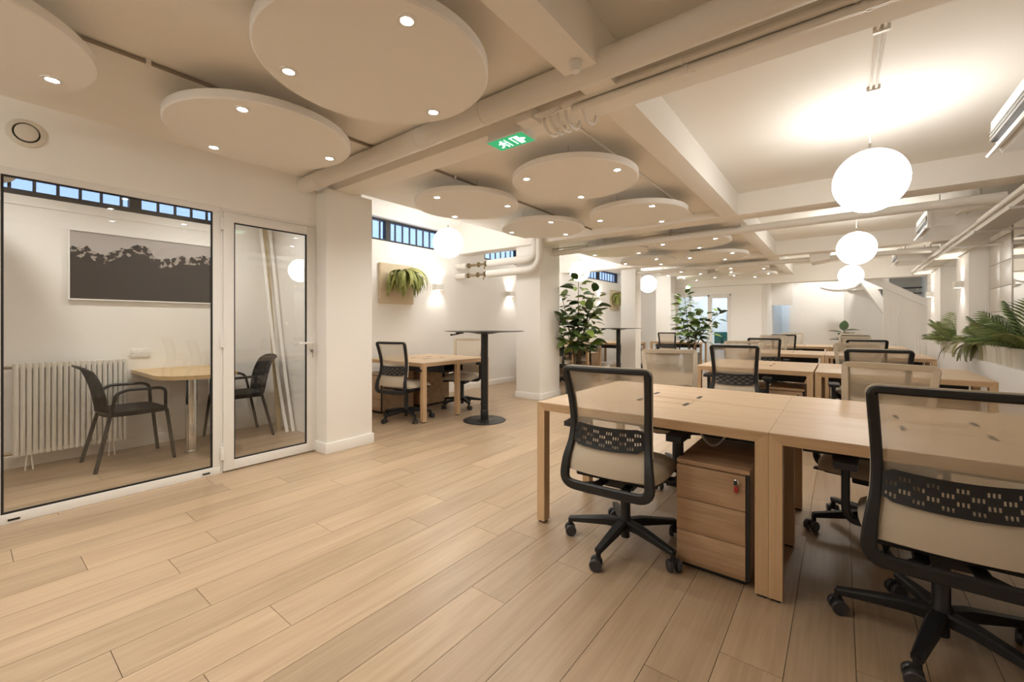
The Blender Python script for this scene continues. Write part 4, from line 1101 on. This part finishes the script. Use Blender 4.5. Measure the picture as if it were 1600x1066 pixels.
# ledge with pots and palms
XLd = 1.5
struct('wall_ledge', MB().box((XLd, 2.0, 0), (XE, 9.15, 0.725), 0.004).box((XLd, 10.0, 0), (XE, 11.44, 0.70), 0.004), 'white_paint', 'low white ledge wall carrying the pots')
struct('wall_pier', MB().box((XLd, 9.15, 0), (XE, 10.0, ZR), 0.004), 'wall_paint', 'cream pier with a sconce behind the palms')
struct('wall_pier', MB().box((XLd, 11.44, 0), (XE, 13.0, ZR), 0.004), 'wall_paint', 'farthest cream pier by the stair')
tw = struct('wall_tiles', MB().box((XE - 0.012, 8.15, 0.725), (XE, 9.15, ZR)), 'grout', 'cream tiled strip of wall beside the mirror')
tm_ = MB().box((XE - 0.02, 0.003, 0.003), (XE - 0.012, 0.487, 0.327), 0.002).mesh('tile', 'tile_glaze')
for i in range(2):
    for j in range(6): inst('tile', tm_, tw, (0, 8.16 + 0.49 * i, 0.73 + 0.332 * j))
mi = thing('tall_mirror', 'tall wall mirror behind the near palms', 'mirror', (XE, 0, 0))
MB().box((-0.015, 4.6, 0.73), (0, 8.14, 2.3)).build('glass', 'mirror', mi, smooth=0)
MB().box((-0.022, 8.12, 0.73), (0.0, 8.145, 2.3)).build('edge_strip', 'steel', mi, smooth=0)
pot_me = MB().lathe([(0.0, 0.0), (0.082, 0.0), (0.088, 0.012), (0.102, 0.21), (0.102, 0.225), (0.094, 0.225), (0.09, 0.19), (0.0, 0.19)], 26).mesh('vessel', 'cream_ceramic')
soil_me = MB().lathe([(0.0, 0.195), (0.089, 0.193)], 20).mesh('soil', 'soil')
palm_f = [frond_mesh('frond', L, 13, 0.20 * L / 0.5, 0.020, a, 'palm_leaf', 0.25) for L, a in ((0.48, 0.45), (0.42, 0.7), (0.54, 0.3))]
bf = [fern_mesh('frond', L, 30, 0.085, 0.022, a0, a1, 'brown_fern_leaf') for L, a0, a1 in ((0.62, 45, -85), (0.52, 30, -95), (0.70, 55, -80))]
def ledge_pot(x, y, z, label): 
    t = thing('ceramic_pot', label, 'pot', (x, y, z), 0, 'cream pots on the ledge')
    inst('vessel', pot_me, t); inst('soil', soil_me, t); return t
def palm(x, y, z, nf, meshes, seed, label, lo=15, hi=75, s0=0.8, s1=1.1, name='potted_palm', azr=(8, 172), cat='palm'):
    t = thing(name, label, cat, (x, y, z), 0, 'plants in the ledge pots'); rd = random.Random(seed)
    for i in range(nf):
        az = azr[0] + (azr[1] - azr[0]) * (i + rd.uniform(-0.3, 0.3)) / nf
        f_ = inst('frond', meshes[i % len(meshes)], t, (0, 0, 0), Euler((R(rd.uniform(lo, hi)), R(rd.uniform(-30, 30)), R(az)), 'XYZ'))
        s_ = rd.uniform(s0, s1); f_.scale = (s_, s_, s_)
    return t
ords = ['first', 'second', 'third', 'fourth', 'fifth', 'sixth', 'seventh', 'eighth', 'ninth', 'tenth']
PY = [9.02 - 0.205 * i for i in range(10)]
for i, y in enumerate(PY): ledge_pot(1.605, y, 0.725, '%s cream pot on the near ledge, counted from the pier' % ords[i])
palm(1.58, 8.93, 0.92, 16, bf, 2, 'drooping brownish fern spilling from the end of the near ledge', -10, 12, 0.7, 1.0, 'ledge_fern', (50, 185), 'fern')
palm(1.60, 8.35, 0.915, 11, palm_f, 4, 'spreading green palm beside the drooping ledge fern', 20, 80, .75, 1.0)
palm(1.60, 7.75, 0.915, 11, palm_f, 6, 'green palm in the middle of the near ledge', 20, 80, .8, 1.1)
palm(1.60, 7.2, 0.915, 11, palm_f, 9, 'tallest green palm, at the picture edge', 30, 85, .9, 1.25)
for i in range(4): ledge_pot(1.605, 11.3 - 0.24 * i, 0.70, '%s cream pot on the far ledge, counted from the stair end' % ords[i])
palm(1.58, 11.2, 0.89, 11, palm_f, 14, 'dark palm at the stair end of the far ledge', 15, 75, .75, 1.05, azr=(75, 172))
palm(1.58, 10.6, 0.89, 11, palm_f, 15, 'dark palm on the far ledge next to the pier', 15, 80, .8, 1.1)

# ------------------------------------------------------------------ air conditioners and cable tray
def ac_unit(y0, y1, label):
    t = thing('air_conditioner', label, 'air conditioner', (0.80, y0, 2.36), 0, 'ceiling air conditioners on the ledge side')
    L = y1 - y0
    MB().prism([(0.05, 0.0), (0.55, 0.0), (0.55, 0.22), (0.0, 0.22), (0.0, 0.14)], 'Y', 0.0, L).build('casing', 'white_metal', t)
    MB().box((-0.004, 0.03, 0.075), (0.03, L - 0.03, 0.15)).build('outlet', 'dark_wheel', t, smooth=0)
    for z in (0.09, 0.115, 0.138): MB().box((-0.012, 0.03, z), (0.0, L - 0.03, z + 0.004)).build('louvre', 'white_metal', t, smooth=0)
    MB().prism([(-0.02, -0.02), (0.06, 0.05), (0.05, 0.06), (-0.03, -0.01)], 'Y', 0.02, L - 0.02).build('flap', 'white_metal', t)
    MB().box((0.04, -0.02, -0.01), (0.0, 0.0, 0.22)).build('end_cap', 'white_metal', t)
    for x in (0.12, 0.45):
        for y in (0.1, L - 0.1): MB().tube([(x, y, 0.21), (x, y, ZR - 2.36)], 0.006, 6).build('hanger', 'steel', t)
    for k_ in range(2): MB().tube(rounded([(0.25 + 0.07 * k_, 0.0, 0.12), (0.25 + 0.07 * k_, -0.12, 0.13), (0.48, -0.2, 0.12 + 0.03 * k_), (0.9, -0.22, 0.08)], 0.06), 0.016, 8).build('hose', 'pipe_paint', t)
ac_unit(3.3, 4.25, 'nearest ceiling air conditioner, cut by the picture edge')
ac_unit(6.95, 7.85, 'ceiling air conditioner behind the middle globe lamp')
ac_unit(10.35, 11.25, 'farthest ceiling air conditioner')
tr = thing('perforated_tray', 'long perforated cable tray along the ledge side ceiling', 'cable tray')
zt_ = 2.30
MB().box((1.25, 4.6, zt_), (1.47, 12.9, zt_ + 0.004)).build('bed', 'perforated_metal', tr, smooth=0)
MB().box((1.245, 4.6, zt_), (1.25, 12.9, zt_ + 0.06)).box((1.47, 4.6, zt_), (1.475, 12.9, zt_ + 0.06)).build('side', 'perforated_metal', tr, smooth=0)
for y in (5.9, 7.2, 8.5, 9.8, 11.1, 12.4):
    MB().box((1.22, y - 0.018, zt_ - 0.022), (1.5 if (9.1 < y < 10.05 or y > 11.4) else XE, y + 0.018, zt_)).build('bracket', 'pipe_paint', tr)
pt = thing('tray_pipe', 'cream pipe running along the edge of the cable tray', 'pipe')
MB().tube([(1.215, 4.6, 2.37), (1.215, 12.9, 2.37)], 0.024, 10).build('run', 'pipe_paint', pt)

# ------------------------------------------------------------------ far end: glazed office, passage, stair
def far_wall():
    mb = MB().box((XW, YF, 0), (-3.95, YF + 0.15, 2.4)).box((-3.95, YF, 2.08), (-2.46, YF + 0.15, 2.4)).box((-2.46, YF, 0), (-1.70, YF + 0.15, 2.4))
    return struct('wall_front', mb, 'wall_paint', 'white wall around the glazed office', smooth=0)
far_wall()
go = thing('office_glazing', 'white framed glass front of the far office with a door', 'glass partition', (0, YF + 0.05, 0))
gm = MB()
for x in (-3.95, -3.60, -3.08, -2.50): gm.box((x, -0.03, 0), (x + 0.05, 0.03, 2.08))
gm.box((-3.95, -0.03, 2.03), (-2.46, 0.03, 2.08)).box((-3.95, -0.03, 0), (-2.46, 0.03, 0.06))
gm.build('frame', 'white_metal', go, smooth=0)
for a, b in ((-3.90, -3.60), (-3.55, -3.08)): MB().box((a, -0.004, 0.06), (b, 0.004, 2.03)).build('pane', 'partition_glass', go, smooth=0)
dl = MB()
for a, b in (((-3.03, -0.02, 0.06), (-2.97, 0.02, 2.03)), ((-2.56, -0.02, 0.06), (-2.50, 0.02, 2.03)), ((-2.97, -0.02, 0.06), (-2.56, 0.02, 0.12)), ((-2.97, -0.02, 1.97), (-2.56, 0.02, 2.03))): dl.box(a, b)
do = dl.build('door', 'white_metal', go, smooth=0)
MB().box((-2.97, -0.004, 0.12), (-2.56, 0.004, 1.97)).build('pane', 'partition_glass', do, smooth=0)
MB().tube([(-3.0, -0.03, 1.02), (-2.88, -0.05, 1.02)], 0.01, 6).build('handle', 'steel', do)
struct('wall_office', MB().box((XW, 15.6, 0), (-1.70, 15.7, 2.9)), 'wall_paint', 'white walls inside the glazed office', smooth=0)
cl = thing('office_ceiling_light', 'cool white light panel inside the far office', 'ceiling light', (-3.2, 14.4, 2.6))
MB().box((-0.6, -0.3, 0), (0.6, 0.3, 0.03)).build('diffuser', 'cool_panel', cl, smooth=0)
MB().box((-0.63, -0.33, 0.03), (0.63, 0.33, 0.06)).build('frame', 'white_metal', cl, smooth=0)
for x in (-0.5, 0.5): MB().tube([(x, 0, 0.06), (x, 0, 0.3)], 0.005, 6).build('cord', 'steel', cl)
tv = thing('flat_screen', 'dark flat screen on the wall of the far office', 'screen', (-2.55, 15.58, 1.45))
MB().box((-0.45, -0.03, -0.16), (0.3, 0, 0.22), 0.004).build('picture', 'grey_ring', tv)
MB().box((-0.3, -0.05, -0.36), (0.3, 0, -0.24), 0.004).build('soundbar', 'dark_wheel', tv)
oc = thing('teal_chair', 'teal chair inside the far office', 'chair', (-3.05, 14.75, 0), R(25))
MB().box((-0.22, -0.22, 0.43), (0.22, 0.22, 0.5), 0.02).build('seat', 'teal_fabric', oc)
MB().box((-0.21, -0.24, 0.62), (0.21, -0.19, 0.98), 0.02).build('backrest', 'teal_fabric', oc)
MB().sweep([(0, -0.18, 0.42), (0, -0.25, 0.5), (0, -0.235, 0.75)], 0.05, 0.02, (1, 0, 0)).build('spine', 'black_plastic', oc)
for s_ in (-1, 1):
    MB().tube([(s_ * .19, -.19, .43), (s_ * .22, -.23, 0)], 0.012, 6).build('leg', 'black_metal', oc); MB().tube([(s_ * .19, .19, .43), (s_ * .22, .23, 0)], 0.012, 6).build('leg', 'black_metal', oc)

# passage and far walls
struct('wall_passage', MB().box((-1.70, YF + 0.15, 0), (-1.62, 17.4, 3.0)).box((-1.62, 17.4, 0), (1.73, 17.6, 3.0)).box((-1.62, 14.6, 1.78), (-1.10, 14.75, 3.0)), 'wall_paint', 'pale wall of the passage beyond the far beam', smooth=0)
struct('wall_niche', MB().box((-1.20, 14.9, 0), (0.06, 15.05, 3.0)).prism([(0.06, 14.9), (0.06, 15.3), (0.85, 15.3), (0.85, 15.22)] + [(0.06 + 0.79 * (1 - k / 8), 14.95 + 0.27 * (1 - (k / 8) ** 2)) for k in range(1, 8)], 'Z', 0, 2.16).box((0.06, 14.95, 2.16), (1.0, 15.3, 3.0)).box((0.85, 15.22, 0), (1.73, 15.3, 1.6)), 'wall_paint', 'cream end wall with a shallow rounded niche')
# stair: sloping parapet over a triangular wall
st = struct('wall_stair', MB().prism([(0.84, 0), (1.73, 0), (1.73, 1.66), (0.84, 2.2)], 'Y', 14.2, 14.3), 'wall_paint', 'white wall closing the side of the stair', smooth=0)
MB().prism([(0.45, 2.48), (0.62, 2.48), (1.73, 1.74), (1.73, 1.58), (0.42, 2.38)], 'Y', 14.05, 14.2).build('parapet', 'white_paint', st, smooth=0)
MB().prism([(0.36, 2.42), (0.60, 2.42), (1.02, 1.55), (0.86, 1.50)], 'Y', 14.4, 14.9).build('flight', 'wall_paint', st, smooth=0)
struct('wall_upper', MB().box((0.3, 16.0, 1.0), (1.73, 16.1, 3.0)), 'grey_stair_wall', 'grey wall in the stairwell', smooth=0)
rl_ = thing('stair_railing', 'dark metal railing in the stairwell opening', 'railing', (0, 15.6, 0))
for z in (2.05, 2.2): MB().tube([(1.05, 0, z), (1.7, 0, z)], 0.02, 6).build('rail', 'dark_wheel', rl_)
for x in (1.1, 1.35, 1.6): MB().tube([(x, 0, 1.7), (x, 0, 2.2)], 0.018, 6).build('post', 'steel', rl_)
cbd = thing('cable_bundle', 'grey cable bundle sagging under the far ceiling', 'cables', (0, 14.4, 0))
for k_ in range(3):
    MB().tube(bez((-0.45, 0.03 * k_, 2.22), (0.0, 0.03 * k_, 1.98 + 0.03 * k_), (0.42, 0.03 * k_, 2.24), 10), 0.016, 6).build('cable', 'steel', cbd)
# white twig decoration
tw_ = thing('twig_ornament', 'white crossed bare branches standing before the stair wall', 'ornament', (1.02, 13.75, 0))
for p0, p1 in (((-0.12, 0, 0.25), (0.11, 0, 1.86)), ((0.16, 0, 0.25), (-0.12, 0.03, 1.88)), ((0.02, -0.03, 0.25), (-0.05, 0, 1.7))):
    MB().tube(bez(p0, ((p0[0] + p1[0]) / 2 + 0.02, 0.02, 1.0), p1, 8), [0.012 - 0.0008 * i for i in range(9)], 6).build('branch', 'white_paint', tw_)
MB().lathe([(0.0, 0.0), (0.11, 0.0), (0.13, 0.3), (0.12, 0.3), (0.1, 0.02), (0, 0.02)], 20).build('vase', 'white_metal', tw_)
rd2 = thing('far_radiator', 'white column radiator at the foot of the stair wall', 'radiator', (1.5, 13.18, 0))
for i in range(5): MB().tube([(-0.16 + 0.05 * i, 0, 0.1), (-0.16 + 0.05 * i, 0, 0.92)], 0.02, 8).build('fin', 'radiator_enamel', rd2)
MB().tube([(-0.18, 0, 0.15), (0.06, 0, 0.15)], 0.015, 6).tube([(-0.18, 0, 0.88), (0.06, 0, 0.88)], 0.015, 6).build('header', 'radiator_enamel', rd2)
for x in (-0.12, 0.0): MB().box((x - 0.012, -0.02, 0), (x + 0.012, 0.02, 0.11)).build('foot', 'radiator_enamel', rd2)
# small plant beyond the last desk row
fp = thing('floor_planter', 'dark planter beyond the last desk row', 'planter', (0.05, 13.75, 0))
MB().box((-0.16, -0.16, 0), (0.16, 0.16, 0.5), 0.01).build('box', 'zinc_planter', fp)
MB().box((-0.14, -0.14, 0.495), (0.14, 0.14, 0.505)).build('soil', 'soil', fp)
lp_ = thing('broadleaf_plant', 'small broad-leaved plant showing above the last chairs', 'plant', (0.05, 13.75, 0.50))
big = leaf_mesh('leaf', 0.3, 0.10, 'rubber_leaf', 0.3, 0.2)
for az, el, z in ((0, 15, 0.55), (80, 75, 0.55), (170, 20, 0.5), (120, 25, 0.3), (30, 10, 0.35), (210, 15, 0.3), (260, 30, 0.4), (310, 20, 0.45)):
    MB().tube([(0, 0, 0), (0.03 * math.cos(R(az)), 0.03 * math.sin(R(az)), z)], 0.008, 5).build('stem', 'bark', lp_)
    inst('leaf', big, lp_, (0.03 * math.cos(R(az)), 0.03 * math.sin(R(az)), z), Euler((R(el), 0, R(az - 90)), 'XYZ'))

# cool daylight-white lamps of the far office and passage, warm downlights by the niche
def area(name, loc, rot, sx, sy, watts, col):
    l = bpy.data.lights.new(name, 'AREA'); l.shape = 'RECTANGLE'; l.size = sx; l.size_y = sy; l.energy = watts; l.color = col
    o = bpy.data.objects.new(name, l); COL.objects.link(o); o.location = loc; o.rotation_euler = rot
pl = thing('passage_light', 'cool white light fitting in the far passage', 'ceiling light', (-1.37, 16.2, 2.86))
MB().box((-0.15, -0.5, 0), (0.15, 0.5, 0.03)).build('diffuser', 'cool_panel', pl, smooth=0)
MB().box((-0.17, -0.52, 0.03), (0.17, 0.52, 0.045)).build('frame', 'white_metal', pl, smooth=0)
for i, x in enumerate((-0.55, 0.45)):
    t = thing('recessed_light', ('recessed downlight before the end wall', 'recessed downlight before the rounded niche')[i], 'ceiling light', (x, 14.15, 2.89))
    MB().lathe([(0.03, -0.004), (0.05, -0.004), (0.05, 0.01), (0.03, 0.01)], 18, cap=False).build('bezel', 'white_metal', t)
    MB().lathe([(0.0, 0.0), (0.03, 0.0), (0.03, 0.01)], 16).build('lens', 'spot_glow', t)
    spot('niche_beam', (0, 0, -0.02), (R(14), 0, 0), 28, 120, 0.5, parent=t)
